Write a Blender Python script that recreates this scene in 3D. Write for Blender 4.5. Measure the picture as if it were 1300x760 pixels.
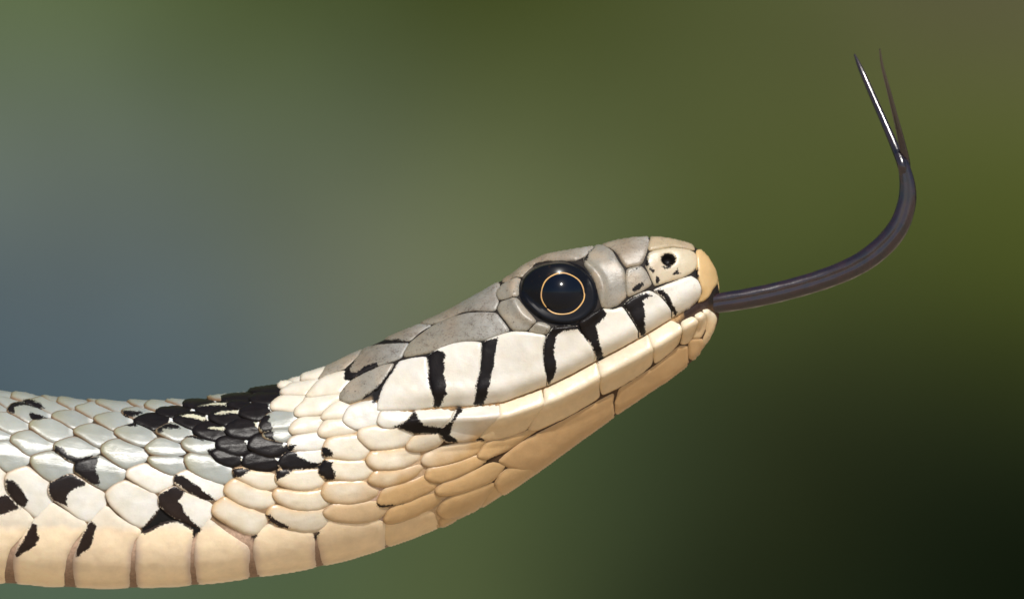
import bpy, math, random
import numpy as np
from mathutils import Vector
from mathutils.geometry import delaunay_2d_cdt

# ------------------------------------------------------------------ camera, sky, sun, exposure
scene = bpy.context.scene
for o in list(bpy.data.objects):
    bpy.data.objects.remove(o)
S = 0.00008                     # one unit of the measured side view, in metres (the head is about 38 mm long)
CX, CZ = 650.0, 380.0
DIST = 20000 * S                # telephoto distance
cd = bpy.data.cameras.new("camera")
cam = bpy.data.objects.new("camera", cd)
scene.collection.objects.link(cam)
cam.location = (0, -DIST, 0)
cam.rotation_euler = (math.radians(90), 0, 0)
cd.sensor_width = 36
cd.lens = 36 * DIST / (1300 * S)
cd.clip_start = 0.05
cd.clip_end = 200
cd.dof.use_dof = True
cd.dof.focus_distance = DIST - 70 * S
cd.dof.aperture_fstop = cd.lens / 1000 / 0.025      # a 20 mm wide opening
scene.camera = cam

w = bpy.data.worlds.new("World")
scene.world = w
w.use_nodes = True
SUN_EL, SUN_AZ = math.radians(49), math.radians(14)   # azimuth measured from the camera side, towards the right
nt = w.node_tree
sky = nt.nodes.new("ShaderNodeTexSky")
sky.sky_type = 'NISHITA'
sky.sun_disc = False
sky.sun_elevation = SUN_EL
sky.sun_rotation = math.radians(180) - SUN_AZ
bg = nt.nodes["Background"]
nt.links.new(sky.outputs[0], bg.inputs[0])
bg.inputs[1].default_value = 0.10
sd = bpy.data.lights.new("sun", 'SUN')
sd.energy = 3.8
sd.angle = math.radians(0.6)
sd.color = (1.0, 0.96, 0.90)
sun = bpy.data.objects.new("sun", sd)
scene.collection.objects.link(sun)
Ld = Vector((math.sin(SUN_AZ) * math.cos(SUN_EL), -math.cos(SUN_AZ) * math.cos(SUN_EL), math.sin(SUN_EL)))
sun.rotation_euler = Ld.to_track_quat('Z', 'Y').to_euler()
sun.location = Ld
vs = scene.view_settings
vs.view_transform = 'Standard'
vs.look = 'None'
vs.exposure = 0.0
vs.gamma = 1.0

# ------------------------------------------------------------------ helpers
rng = np.random.default_rng(7)
random.seed(7)
def srgb(r, g, b):
    f = lambda c: (c / 255 / 12.92) if c <= 10.3 else ((c / 255 + 0.055) / 1.055) ** 2.4
    return np.array([f(r), f(g), f(b)])
def catmull(P, n):
    P = np.asarray(P, float)
    m = len(P)
    u = np.linspace(0, m - 1, n)
    i = np.clip(u.astype(int), 0, m - 2)
    f = (u - i)[:, None]
    p0 = P[np.maximum(i - 1, 0)]; p1 = P[i]; p2 = P[i + 1]; p3 = P[np.minimum(i + 2, m - 1)]
    return 0.5 * ((2 * p1) + (-p0 + p2) * f + (2 * p0 - 5 * p1 + 4 * p2 - p3) * f ** 2 + (-p0 + 3 * p1 - 3 * p2 + p3) * f ** 3)
def segdist(P, poly, closed=True):
    A = np.asarray(poly, float)
    B = np.roll(A, -1, axis=0) if closed else A[1:]
    if not closed: A = A[:-1]
    d = B - A
    L2 = (d ** 2).sum(1) + 1e-9
    t = np.clip(((P[:, None, :] - A[None]) * d[None]).sum(2) / L2, 0, 1)
    q = A[None] + t[..., None] * d[None]
    return np.sqrt(((P[:, None, :] - q) ** 2).sum(2)).min(1)
def inside(P, poly):
    A = np.asarray(poly, float); B = np.roll(A, -1, axis=0)
    x, y = P[:, 0][:, None], P[:, 1][:, None]
    c = (A[:, 1] > y) != (B[:, 1] > y)
    xi = A[:, 0] + (y - A[:, 1]) * (B[:, 0] - A[:, 0]) / np.where(B[:, 1] == A[:, 1], 1e-9, B[:, 1] - A[:, 1])
    return (np.sum(c & (x < xi), axis=1) % 2) == 1
def sdist(P, poly):
    d = segdist(P, poly)
    return np.where(inside(P, poly), d, -d)
def parse(txt, typed):
    out = []
    for l in txt.strip().split('\n'):
        p = l.split()
        pts = np.array([tuple(map(float, q.split(','))) for q in (p[1:] if typed else p)])
        out.append((p[0], pts) if typed else pts)
    return out
def vnoise(P, scale, seed=0):
    P = P / scale
    i = np.floor(P).astype(np.int64); f = P - i
    f = f * f * (3 - 2 * f)
    def h(a, b):
        v = np.sin(a * 127.1 + b * 311.7 + seed * 74.7) * 43758.5453
        return v - np.floor(v)
    a = h(i[:, 0], i[:, 1]); b = h(i[:, 0] + 1, i[:, 1]); c = h(i[:, 0], i[:, 1] + 1); d = h(i[:, 0] + 1, i[:, 1] + 1)
    return (a * (1 - f[:, 0]) + b * f[:, 0]) * (1 - f[:, 1]) + (c * (1 - f[:, 0]) + d * f[:, 0]) * f[:, 1]

# ------------------------------------------------------------------ the snake's form: cross-sections from back line to belly line
# back x,y ; belly x,y ; half width ; widest level (-1 belly .. 1 back) ; fullness above ; fullness below
SEC = [
 (-1250, 1060, -1250, 1090, 10, 0, 2, 2),
 (-1060, 960, -1090, 1100, 60, 0, 2, 2),
 (-860, 860, -930, 1090, 108, 0, 2, 2),
 (-640, 700, -720, 940, 118, 0, 2, 2.9),
 (-430, 560, -490, 806, 118, 0, 2, 2.9),
 (-200, 497, -220, 742, 118, 0, 2, 2.9),
 (0, 496, 0, 741, 118, 0, 2, 2.9),
 (60, 502, 60, 744.5, 118, 0, 2, 2.9),
 (130, 507, 130, 747, 118, 0, 2, 2.9),
 (200, 506.5, 205, 745.5, 117, 0, 2, 2.9),
 (250, 504.5, 258, 742, 114, 0, 2, 2.9),
 (300, 496.5, 320, 734, 110, 0, 2, 2.8),
 (340, 488, 382, 724.5, 104, 0, 2, 2.5),
 (372, 479.5, 450, 709, 100, 0, 2.05, 2.2),
 (418, 461, 530, 682, 97, 0, 2.1, 1.95),
 (460, 441, 592, 655, 95, 0, 2.15, 2.0),
 (505, 421, 637, 629, 92, 0, 2.2, 1.95),
 (559, 397, 682, 601, 88, 0.05, 2.3, 1.8),
 (600, 374.5, 715, 577, 84, 0.08, 2.3, 1.72),
 (645, 349, 748, 553, 80, 0.1, 2.4, 1.72),
 (699, 322, 787, 525, 72, 0.1, 2.4, 1.72),
 (752, 311, 822, 501, 62, 0.05, 2.4, 1.72),
 (795, 301.5, 848, 484, 53, 0, 2.4, 1.72),
 (829, 299.5, 868, 469, 45, 0, 2.4, 1.72),
 (858, 303, 885, 454, 38, -0.1, 2.4, 2.1),
 (882, 311, 899, 434, 30, -0.1, 2.3, 2.1),
 (897, 323, 909, 418, 22, -0.1, 2.2, 2),
 (907, 338, 914, 405, 13, -0.1, 2, 2),
 (912, 352, 915, 390, 5, 0, 2, 2),
]
NS = 900
sec = catmull(np.array(SEC, float), NS)
def sec_at(s):
    s = np.clip(s, 0, NS - 1.001)
    i = s.astype(int); f = (s - i)[:, None]
    return sec[i] * (1 - f) + sec[i + 1] * f
def inv(P):
    """side-view point -> (section index, level t; |t| > 1 lies over the edge)"""
    T = sec[:, 0:2]; B = sec[:, 2:4]
    d = B - T
    s_out = np.zeros(len(P)); t_out = np.zeros(len(P))
    for k in range(0, len(P), 4000):
        Q = P[k:k + 4000]
        c = (Q[:, None, 0] - T[None, :, 0]) * d[None, :, 1] - (Q[:, None, 1] - T[None, :, 1]) * d[None, :, 0]
        c = c / np.hypot(d[:, 0], d[:, 1])[None]
        sg = c > 0                     # True when the point lies ahead (towards the snout) of the section
        # last section that the point is ahead of, restricted to sections near the point
        mid = (T + B) / 2
        L = np.hypot(d[:, 0], d[:, 1])
        near = np.hypot(Q[:, None, 0] - mid[None, :, 0], Q[:, None, 1] - mid[None, :, 1]) < L[None] * 0.5 * 1.25 + 14
        ch = sg[:, :-1] & ~sg[:, 1:] & (near[:, :-1] | near[:, 1:])
        any_ = ch.any(1)
        i = NS - 2 - np.argmax(ch[:, ::-1], axis=1)
        i = np.where(any_, i, NS - 2)
        a = c[np.arange(len(Q)), i]; b = c[np.arange(len(Q)), i + 1]
        f = np.where(any_, a / (a - b + 1e-12), 0.99)
        s = i + f
        S_ = sec_at(s)
        dd = S_[:, 2:4] - S_[:, 0:2]
        v = ((Q - S_[:, 0:2]) * dd).sum(1) / ((dd ** 2).sum(1) + 1e-9)
        s_out[k:k + 4000] = s; t_out[k:k + 4000] = 1 - 2 * v
    return s_out, t_out
def theta_of(s, t):
    q = sec_at(s)
    tw = q[:, 5]
    tt = np.where(np.abs(t) > 1, np.sign(t) * 2 - t, t)
    up = tt > tw
    r = np.where(up, (tt - tw) / (1 - tw), (tw - tt) / (1 + tw))
    n = np.where(up, q[:, 6], q[:, 7])
    th = np.arcsin(np.clip(r, 0, 1) ** (n / 2)) * np.where(up, 1, -1)
    return np.where(np.abs(t) > 1, np.sign(t) * math.pi - th, th)
MOUTH = np.array([(893,384),(885,387),(872,396),(858,404.5),(840,416),(817.6,429.5),(790,445),(761,460),(730,477),(699.5,491.5),(670,502),(641.6,511.6),(602.6,515.5),(552.6,516.5),(524.7,519.7),(485,521)], float)
NOSTRIL = (848.5, 329)
EYE_C = (708.0, 371.0)
def disp(P, th):
    """fine relief of the living form, measured along the surface normal"""
    h = np.zeros(len(P))
    x, y = P[:, 0], P[:, 1]
    near = (x > 470) & (x < 930)
    if near.any():
        Q = P[near]
        d = segdist(Q, MOUTH, closed=False)
        ym = np.interp(Q[:, 0], MOUTH[::-1, 0], MOUTH[::-1, 1])
        below = Q[:, 1] > ym
        fade = np.clip((Q[:, 0] - 480) / 60, 0, 1) * np.clip((903 - Q[:, 0]) / 14, 0, 1)
        amp = 8.0
        wd = np.where(below, 12.0, 13.5)
        hh = -amp * np.exp(-(d / wd) ** 1.6) * fade
        hh = hh + np.where(below, 8.0 * np.exp(-((d - 14) / 10) ** 2), 3.5 * np.exp(-((d - 19) / 12) ** 2)) * fade
        hh = hh - np.where(below, 0.42 * np.clip(d - 13, 0, 46), 0) * np.clip(np.cos(th[near]), 0, 1) ** 1.3 * fade
        # nostril pit
        dn = np.hypot((Q[:, 0] - NOSTRIL[0]) / 1.15, Q[:, 1] - NOSTRIL[1])
        hh = hh - 9 * np.exp(-(dn / 6.2) ** 4) - 1.5 * np.exp(-(dn / 12.0) ** 2)
        # socket of the eye, brow and cheek
        de = np.hypot((Q[:, 0] - EYE_C[0]) / 51.0, (Q[:, 1] - EYE_C[1]) / 41.0)
        hh = hh + 3.0 * np.exp(-((de - 1.12) / 0.12) ** 2) - 6.0 * np.clip(1 - de, 0, 1)
        h[near] = hh
    return h
def surf(s, th, h=None):
    """point on the body at section s, angle th (0 = camera side), raised by h along the normal"""
    def raw(s, th):
        q = sec_at(s)
        c, sn = np.cos(th), np.sin(th)
        up = sn > 0
        n = np.where(up, q[:, 6], q[:, 7])
        tw = q[:, 5]
        e = np.abs(sn) ** (2 / n)
        t = np.where(up, tw + e * (1 - tw), tw - e * (1 + tw))
        y = q[:, 4] * np.abs(c) ** (2 / n) * np.sign(c)
        v = (1 - t) / 2
        p = q[:, 0:2] + (q[:, 2:4] - q[:, 0:2]) * v[:, None]
        return np.stack([p[:, 0], y, p[:, 1]], 1)
    P0 = raw(s, th)
    e = 0.02
    sa, sb = np.clip(s - 1.5, 0, NS - 1.01), np.clip(s + 1.5, 0, NS - 1.01)
    du = raw(sb, th) - raw(sa, th)
    dv = raw(s, th + e) - raw(s, th - e)
    n = np.cross(du, dv)
    n /= np.linalg.norm(n, axis=1)[:, None] + 1e-9
    # make normals point outward
    q = sec_at(s); mid = (q[:, 0:2] + q[:, 2:4]) / 2
    out = np.stack([P0[:, 0] - mid[:, 0], P0[:, 1], P0[:, 2] - mid[:, 1]], 1)
    n *= np.sign((n * out).sum(1))[:, None]
    dd = disp(P0[:, [0, 2]], th)
    if h is not None: dd = dd + h
    return P0 + n * dd[:, None], n
ORG = np.array([0.0, 0.0, 0.0])
def to_world(P):
    """(x, depth towards the camera, y down) -> metres"""
    return np.stack([(P[:, 0] - CX) * S, -P[:, 1] * S, (CZ - P[:, 2]) * S], 1)
def make_mesh(name, V, F, attrs=None, smooth=True):
    me = bpy.data.meshes.new(name)
    me.from_pydata([tuple(v) for v in V], [], [tuple(f) for f in F])
    me.update()
    if smooth: me.polygons.foreach_set("use_smooth", [True] * len(me.polygons))
    for k, a in (attrs or {}).items():
        a = np.asarray(a, float)
        if a.ndim == 1:
            at = me.attributes.new(k, 'FLOAT', 'POINT'); at.data.foreach_set("value", a.astype(np.float32))
        else:
            at = me.attributes.new(k, 'FLOAT_COLOR', 'POINT')
            at.data.foreach_set("color", np.concatenate([a, np.ones((len(a), 1))], 1).astype(np.float32).ravel())
    return me
def link(name, me, mat, parent=None):
    o = bpy.data.objects.new(name, me)
    scene.collection.objects.link(o)
    if mat is not None: me.materials.append(mat)
    if parent is not None: o.parent = parent
    return o

# ------------------------------------------------------------------ materials
def new_mat(name):
    m = bpy.data.materials.new(name); m.use_nodes = True
    return m, m.node_tree, m.node_tree.nodes["Principled BSDF"]
def N(nt, t, **kw):
    n = nt.nodes.new(t)
    for k, v in kw.items():
        if k in n.inputs.keys() if hasattr(n.inputs, 'keys') else False: n.inputs[k].default_value = v
        else: setattr(n, k, v)
    return n
def math_(nt, op, a, b=None, c=None, clamp=False):
    n = nt.nodes.new("ShaderNodeMath"); n.operation = op; n.use_clamp = clamp
    for i, v in enumerate((a, b, c)):
        if v is None: continue
        if isinstance(v, (int, float)): n.inputs[i].default_value = v
        else: nt.links.new(v, n.inputs[i])
    return n.outputs[0]
def mix_(nt, f, a, b, mode='MIX'):
    n = nt.nodes.new("ShaderNodeMix"); n.data_type = 'RGBA'; n.blend_type = mode
    for i, v in ((0, f), (6, a), (7, b)):
        if isinstance(v, (int, float)): n.inputs[i].default_value = v
        elif isinstance(v, tuple): n.inputs[i].default_value = (*v, 1)
        else: nt.links.new(v, n.inputs[i])
    return n.outputs[2]
def attr_(nt, name):
    n = nt.nodes.new("ShaderNodeAttribute"); n.attribute_name = name
    return n
def noise_(nt, vec, scale, detail=3, rough=0.6):
    n = nt.nodes.new("ShaderNodeTexNoise"); n.inputs["Scale"].default_value = scale
    n.inputs["Detail"].default_value = detail; n.inputs["Roughness"].default_value = rough
    nt.links.new(vec, n.inputs["Vector"])
    return n.outputs[0]
def scale_material():
    m, nt, b = new_mat("snake_scale")
    tc = nt.nodes.new("ShaderNodeTexCoord").outputs["Object"]
    tint = attr_(nt, "tint").outputs["Color"]
    mark = attr_(nt, "mark").outputs["Fac"]
    rim = attr_(nt, "rim").outputs["Fac"]
    speck = attr_(nt, "speck").outputs["Fac"]
    n1 = noise_(nt, tc, 0.10 / S, 4, 0.7)      # 10 px grain
    n2 = noise_(nt, tc, 0.45 / S, 3, 0.7)
    n3 = noise_(nt, tc, 0.035 / S, 3, 0.6)
    # mottled pigment
    v = math_(nt, 'ADD', math_(nt, 'MULTIPLY', math_(nt, 'SUBTRACT', n1, 0.5), 0.25), math_(nt, 'MULTIPLY', math_(nt, 'SUBTRACT', n3, 0.5), 0.35))
    v = math_(nt, 'ADD', v, math_(nt, 'MULTIPLY', math_(nt, 'MULTIPLY', math_(nt, 'SUBTRACT', n2, 0.5), 1.6), speck))
    v = math_(nt, 'ADD', v, 1.0)
    cmb = nt.nodes.new("ShaderNodeVectorMath"); cmb.operation = 'SCALE'
    nt.links.new(tint, cmb.inputs[0]); nt.links.new(v, cmb.inputs["Scale"])
    col = cmb.outputs[0]
    # fine brown dusting on the head shields
    sp = math_(nt, 'MULTIPLY', math_(nt, 'SUBTRACT', math_(nt, 'ADD', math_(nt, 'MULTIPLY', n2, 0.6), math_(nt, 'MULTIPLY', n1, 0.4)), 0.5), 9.0, clamp=True)
    sp = math_(nt, 'MULTIPLY', sp, speck)
    col = mix_(nt, sp, col, (0.09, 0.065, 0.045))
    # small dark pores
    vo = nt.nodes.new("ShaderNodeTexVoronoi"); vo.inputs["Scale"].default_value = 0.11 / S
    nt.links.new(tc, vo.inputs["Vector"])
    pore = math_(nt, 'MULTIPLY', math_(nt, 'LESS_THAN', vo.outputs["Distance"], 0.13), math_(nt, 'GREATER_THAN', attr_(nt, "pore").outputs["Fac"], 0.5))
    col = mix_(nt, math_(nt, 'MULTIPLY', pore, 0.75), col, (0.10, 0.075, 0.055))
    # translucent horn-brown edge
    col = mix_(nt, rim, col, (0.20, 0.115, 0.055))
    # black markings with a ragged border
    mk = math_(nt, 'ADD', mark, math_(nt, 'MULTIPLY', math_(nt, 'SUBTRACT', n2, 0.5), 8.5))
    mk = math_(nt, 'ADD', mk, math_(nt, 'MULTIPLY', math_(nt, 'SUBTRACT', n1, 0.5), 5.0))
    mk = math_(nt, 'ADD', math_(nt, 'MULTIPLY', mk, 0.9), 0.5, clamp=True)
    col = mix_(nt, mk, col, mix_(nt, attr_(nt, "warm").outputs["Fac"], mix_(nt, n1, (0.005, 0.004, 0.004), (0.016, 0.012, 0.011)), mix_(nt, n1, (0.016, 0.010, 0.009), (0.038, 0.025, 0.020))))
    nt.links.new(col, b.inputs["Base Color"])
    # gloss: horny sheen, black parts a little glossier
    r = math_(nt, 'ADD', math_(nt, 'ADD', 0.25, math_(nt, 'MULTIPLY', speck, 0.12)), math_(nt, 'MULTIPLY', n1, 0.12))
    nt.links.new(r, b.inputs["Roughness"])
    nt.links.new(math_(nt, 'SUBTRACT', 0.5, math_(nt, 'MULTIPLY', mk, 0.36)), b.inputs["Specular IOR Level"])
    b.inputs["IOR"].default_value = 1.5
    b.inputs["Subsurface Weight"].default_value = 0.16
    b.inputs["Subsurface Radius"].default_value = (1.0, 0.45, 0.2)
    b.inputs["Subsurface Scale"].default_value = 6 * S
    b.inputs["Specular IOR Level"].default_value = 0.28
    b.inputs["Coat Weight"].default_value = 0.0
    b.inputs["Coat Roughness"].default_value = 0.25
    bp = nt.nodes.new("ShaderNodeBump"); bp.inputs["Strength"].default_value = 0.38; bp.inputs["Distance"].default_value = 0.8 * S
    hh = math_(nt, 'ADD', math_(nt, 'MULTIPLY', n2, 0.5), n1)
    # fine striae running along each scale
    st = nt.nodes.new("ShaderNodeMapping"); st.inputs["Scale"].default_value = (0.05 / S, 0.5 / S, 0.5 / S); nt.links.new(tc, st.inputs["Vector"])
    ns = noise_(nt, st.outputs[0], 1.0, 3, 0.6)
    hh = math_(nt, 'ADD', hh, math_(nt, 'MULTIPLY', ns, 0.35))
    nt.links.new(hh, bp.inputs["Height"]); nt.links.new(bp.outputs[0], b.inputs["Normal"])
    return m
def skin_material():
    m, nt, b = new_mat("snake_skin")
    tc = nt.nodes.new("ShaderNodeTexCoord").outputs["Object"]
    tint = attr_(nt, "tint").outputs["Color"]
    n1 = noise_(nt, tc, 0.25 / S, 4, 0.7)
    cmb = nt.nodes.new("ShaderNodeVectorMath"); cmb.operation = 'SCALE'
    nt.links.new(tint, cmb.inputs[0]); nt.links.new(math_(nt, 'ADD', 0.4, math_(nt, 'MULTIPLY', n1, 1.2)), cmb.inputs["Scale"])
    nt.links.new(cmb.outputs[0], b.inputs["Base Color"])
    b.inputs["Roughness"].default_value = 0.6
    b.inputs["Specular IOR Level"].default_value = 0.15
    bp = nt.nodes.new("ShaderNodeBump"); bp.inputs["Strength"].default_value = 0.5; bp.inputs["Distance"].default_value = 1.0 * S
    nt.links.new(n1, bp.inputs["Height"]); nt.links.new(bp.outputs[0], b.inputs["Normal"])
    return m
MSCALE, MSKIN = scale_material(), skin_material()
def simple(name, col, rough, coat=0.0, spec_ior=1.5, noise=None, coat_r=0.03, bump=0.0):
    m, nt, b = new_mat(name)
    b.inputs["Base Color"].default_value = (*col, 1); b.inputs["Roughness"].default_value = rough
    b.inputs["IOR"].default_value = spec_ior
    b.inputs["Coat Weight"].default_value = coat; b.inputs["Coat Roughness"].default_value = coat_r
    if noise:
        tc = nt.nodes.new("ShaderNodeTexCoord").outputs["Object"]
        n = noise_(nt, tc, noise[0] / S, 4, 0.7)
        f = math_(nt, 'MULTIPLY', math_(nt, 'SUBTRACT', n, noise[2]), noise[3], clamp=True)
        nt.links.new(mix_(nt, f, tuple(col), noise[1]), b.inputs["Base Color"])
        if bump:
            bp = nt.nodes.new("ShaderNodeBump"); bp.inputs["Strength"].default_value = bump; bp.inputs["Distance"].default_value = 0.8 * S
            nt.links.new(n, bp.inputs["Height"]); nt.links.new(bp.outputs[0], b.inputs["Normal"])
    return m

# ------------------------------------------------------------------ the setting: ground and out-of-focus planted bank
GZ = (CZ - 1102) * S
def ground():
    n = 60
    xs = np.linspace(-1, 1, n) ** 3 * 30
    ys = np.linspace(-1, 1, n) ** 3 * 30
    V = np.array([(x, y, GZ + 0.004 * math.sin(x * 3) * math.cos(y * 2.3) * min(1, abs(x) + abs(y))) for y in ys for x in xs])
    F = [(j * n + i, j * n + i + 1, (j + 1) * n + i + 1, (j + 1) * n + i) for j in range(n - 1) for i in range(n - 1)]
    m, nt, b = new_mat("sandy_ground")
    tc = nt.nodes.new("ShaderNodeTexCoord").outputs["Object"]
    a = noise_(nt, tc, 40, 8, 0.7)
    sp = nt.nodes.new("ShaderNodeSeparateXYZ"); nt.links.new(tc, sp.inputs[0])     # grass begins a hand's breadth behind the snake
    gy = math_(nt, 'ADD', sp.outputs[1], math_(nt, 'MULTIPLY', math_(nt, 'SUBTRACT', noise_(nt, tc, 12, 4, 0.6), 0.5), 0.15))
    gf = math_(nt, 'MULTIPLY', math_(nt, 'SUBTRACT', gy, 0.14), 9.0, clamp=True)
    nt.links.new(mix_(nt, gf, mix_(nt, a, (0.56, 0.43, 0.27), (0.74, 0.60, 0.42)), mix_(nt, a, (0.035, 0.05, 0.02), (0.085, 0.105, 0.045))), b.inputs["Base Color"])
    b.inputs["Roughness"].default_value = 0.95
    bp = nt.nodes.new("ShaderNodeBump"); bp.inputs["Distance"].default_value = 0.003; nt.links.new(noise_(nt, tc, 300, 5, 0.7), bp.inputs["Height"]); nt.links.new(bp.outputs[0], b.inputs["Normal"])
    o = link("ground", make_mesh("ground", V, F), m); o["kind"] = "structure"
ground()
BANK_Y = 0.62
BK = (DIST + BANK_Y) / DIST
CTRL = [ # x, y in the side view, colour of the planting there
 (100,20,90,103,72),(350,20,86,98,61),(650,20,79,88,47),(900,20,83,90,52),(1250,20,82,82,54),(1250,200,79,86,43),
 (100,200,96,107,95),(400,200,98,108,84),(700,150,94,103,64),(1000,200,83,90,50),(100,300,94,104,100),(400,350,101,108,92),
 (650,260,105,113,78),(100,420,84,98,103),(10,450,80,95,102),(280,450,84,97,98),(1000,330,77,86,44),(1250,350,68,76,34),
 (1050,450,56,63,36),(1250,480,49,56,29),(850,550,53,62,39),(700,600,66,77,48),(1000,600,43,49,27),(1200,600,34,41,23),
 (1285,740,23,30,16),(1060,740,31,38,22),(800,725,43,51,31),(600,740,70,80,50),(350,757,74,88,60),(60,757,84,102,80),
 (-300,100,84,98,80),(-300,450,70,86,84),(-300,800,80,96,74),(300,1000,66,80,50),(800,1000,44,56,34),(1200,950,26,34,20),(1600,700,30,38,22),(1600,300,66,74,36),(1600,-100,82,82,56),
 (900,-250,82,88,52),(300,-250,78,92,56),(-200,-250,80,94,66)]
def bank():
    C = np.array(CTRL, float)
    cl = np.array([srgb(*c[2:]) * np.array([1.02, 1.01, 1.03]) for c in C])
    nx, nz = 150, 110
    def blend(x, z, cl):
        wt = np.exp(-((C[:, 0] - x) ** 2 + (C[:, 1] - z) ** 2) / (2 * 120.0 ** 2)) + 1e-5
        return (cl * wt[:, None]).sum(0) / wt.sum()
    want = cl.copy()
    for _ in range(12):
        cl = np.clip(cl + 0.5 * (want - np.array([blend(p[0], p[1], cl) for p in C])), 0.002, 1)
    u = np.linspace(-1, 1, nx); v = np.linspace(-1, 1, nz)
    X = (np.sign(u) * (np.abs(u) * 0.16 + np.abs(u) ** 6 * 5.0))
    Z = (np.sign(v) * (np.abs(v) * 0.11 + np.abs(v) ** 6 * 1.1))
    V, col = [], []
    for z in Z:
        for x in X:
            px, pz = x / BK / S + CX, CZ - z / BK / S
            c = blend(px, pz, cl)
            far = min(1, max(0, (abs(x) - 0.13) / 0.1, (abs(z) - 0.1) / 0.1))
            k = 1 + far * 0.35 * (math.sin(x * 9 + z * 5) * math.cos(z * 13 - x * 4))
            V.append((x, BANK_Y + 0.012 * math.sin(x * 31 + 2) * math.cos(z * 27) + 0.25 * max(0, z - 0.12), z)); col.append(c * k)
    col = np.array(col)
    F = [(j * nx + i, j * nx + i + 1, (j + 1) * nx + i + 1, (j + 1) * nx + i) for j in range(nz - 1) for i in range(nx - 1)]
    m, nt, b = new_mat("soft_green_planting")
    tc = nt.nodes.new("ShaderNodeTexCoord").outputs["Object"]
    n1 = noise_(nt, tc, 60, 4, 0.6)
    cmb = nt.nodes.new("ShaderNodeVectorMath"); cmb.operation = 'SCALE'
    nt.links.new(attr_(nt, "tint").outputs["Color"], cmb.inputs[0])
    nt.links.new(math_(nt, 'MULTIPLY', math_(nt, 'ADD', 0.85, math_(nt, 'MULTIPLY', n1, 0.3)), 0.94), cmb.inputs["Scale"])
    nt.links.new(cmb.outputs[0], b.inputs["Base Color"])
    b.inputs["Roughness"].default_value = 1.0
    b.inputs["Specular IOR Level"].default_value = 0.0
    o = link("vegetated_bank", make_mesh("vegetated_bank", np.array(V), F, {"tint": col}), m); o["kind"] = "structure"
bank()

# ------------------------------------------------------------------ the snake
snake = bpy.data.objects.new("snake", None)
scene.collection.objects.link(snake)
snake.empty_display_size = 0.01
snake["label"] = "cream and black scaled snake with raised head and forked tongue out, against blurred green"
snake["category"] = "snake"

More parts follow.
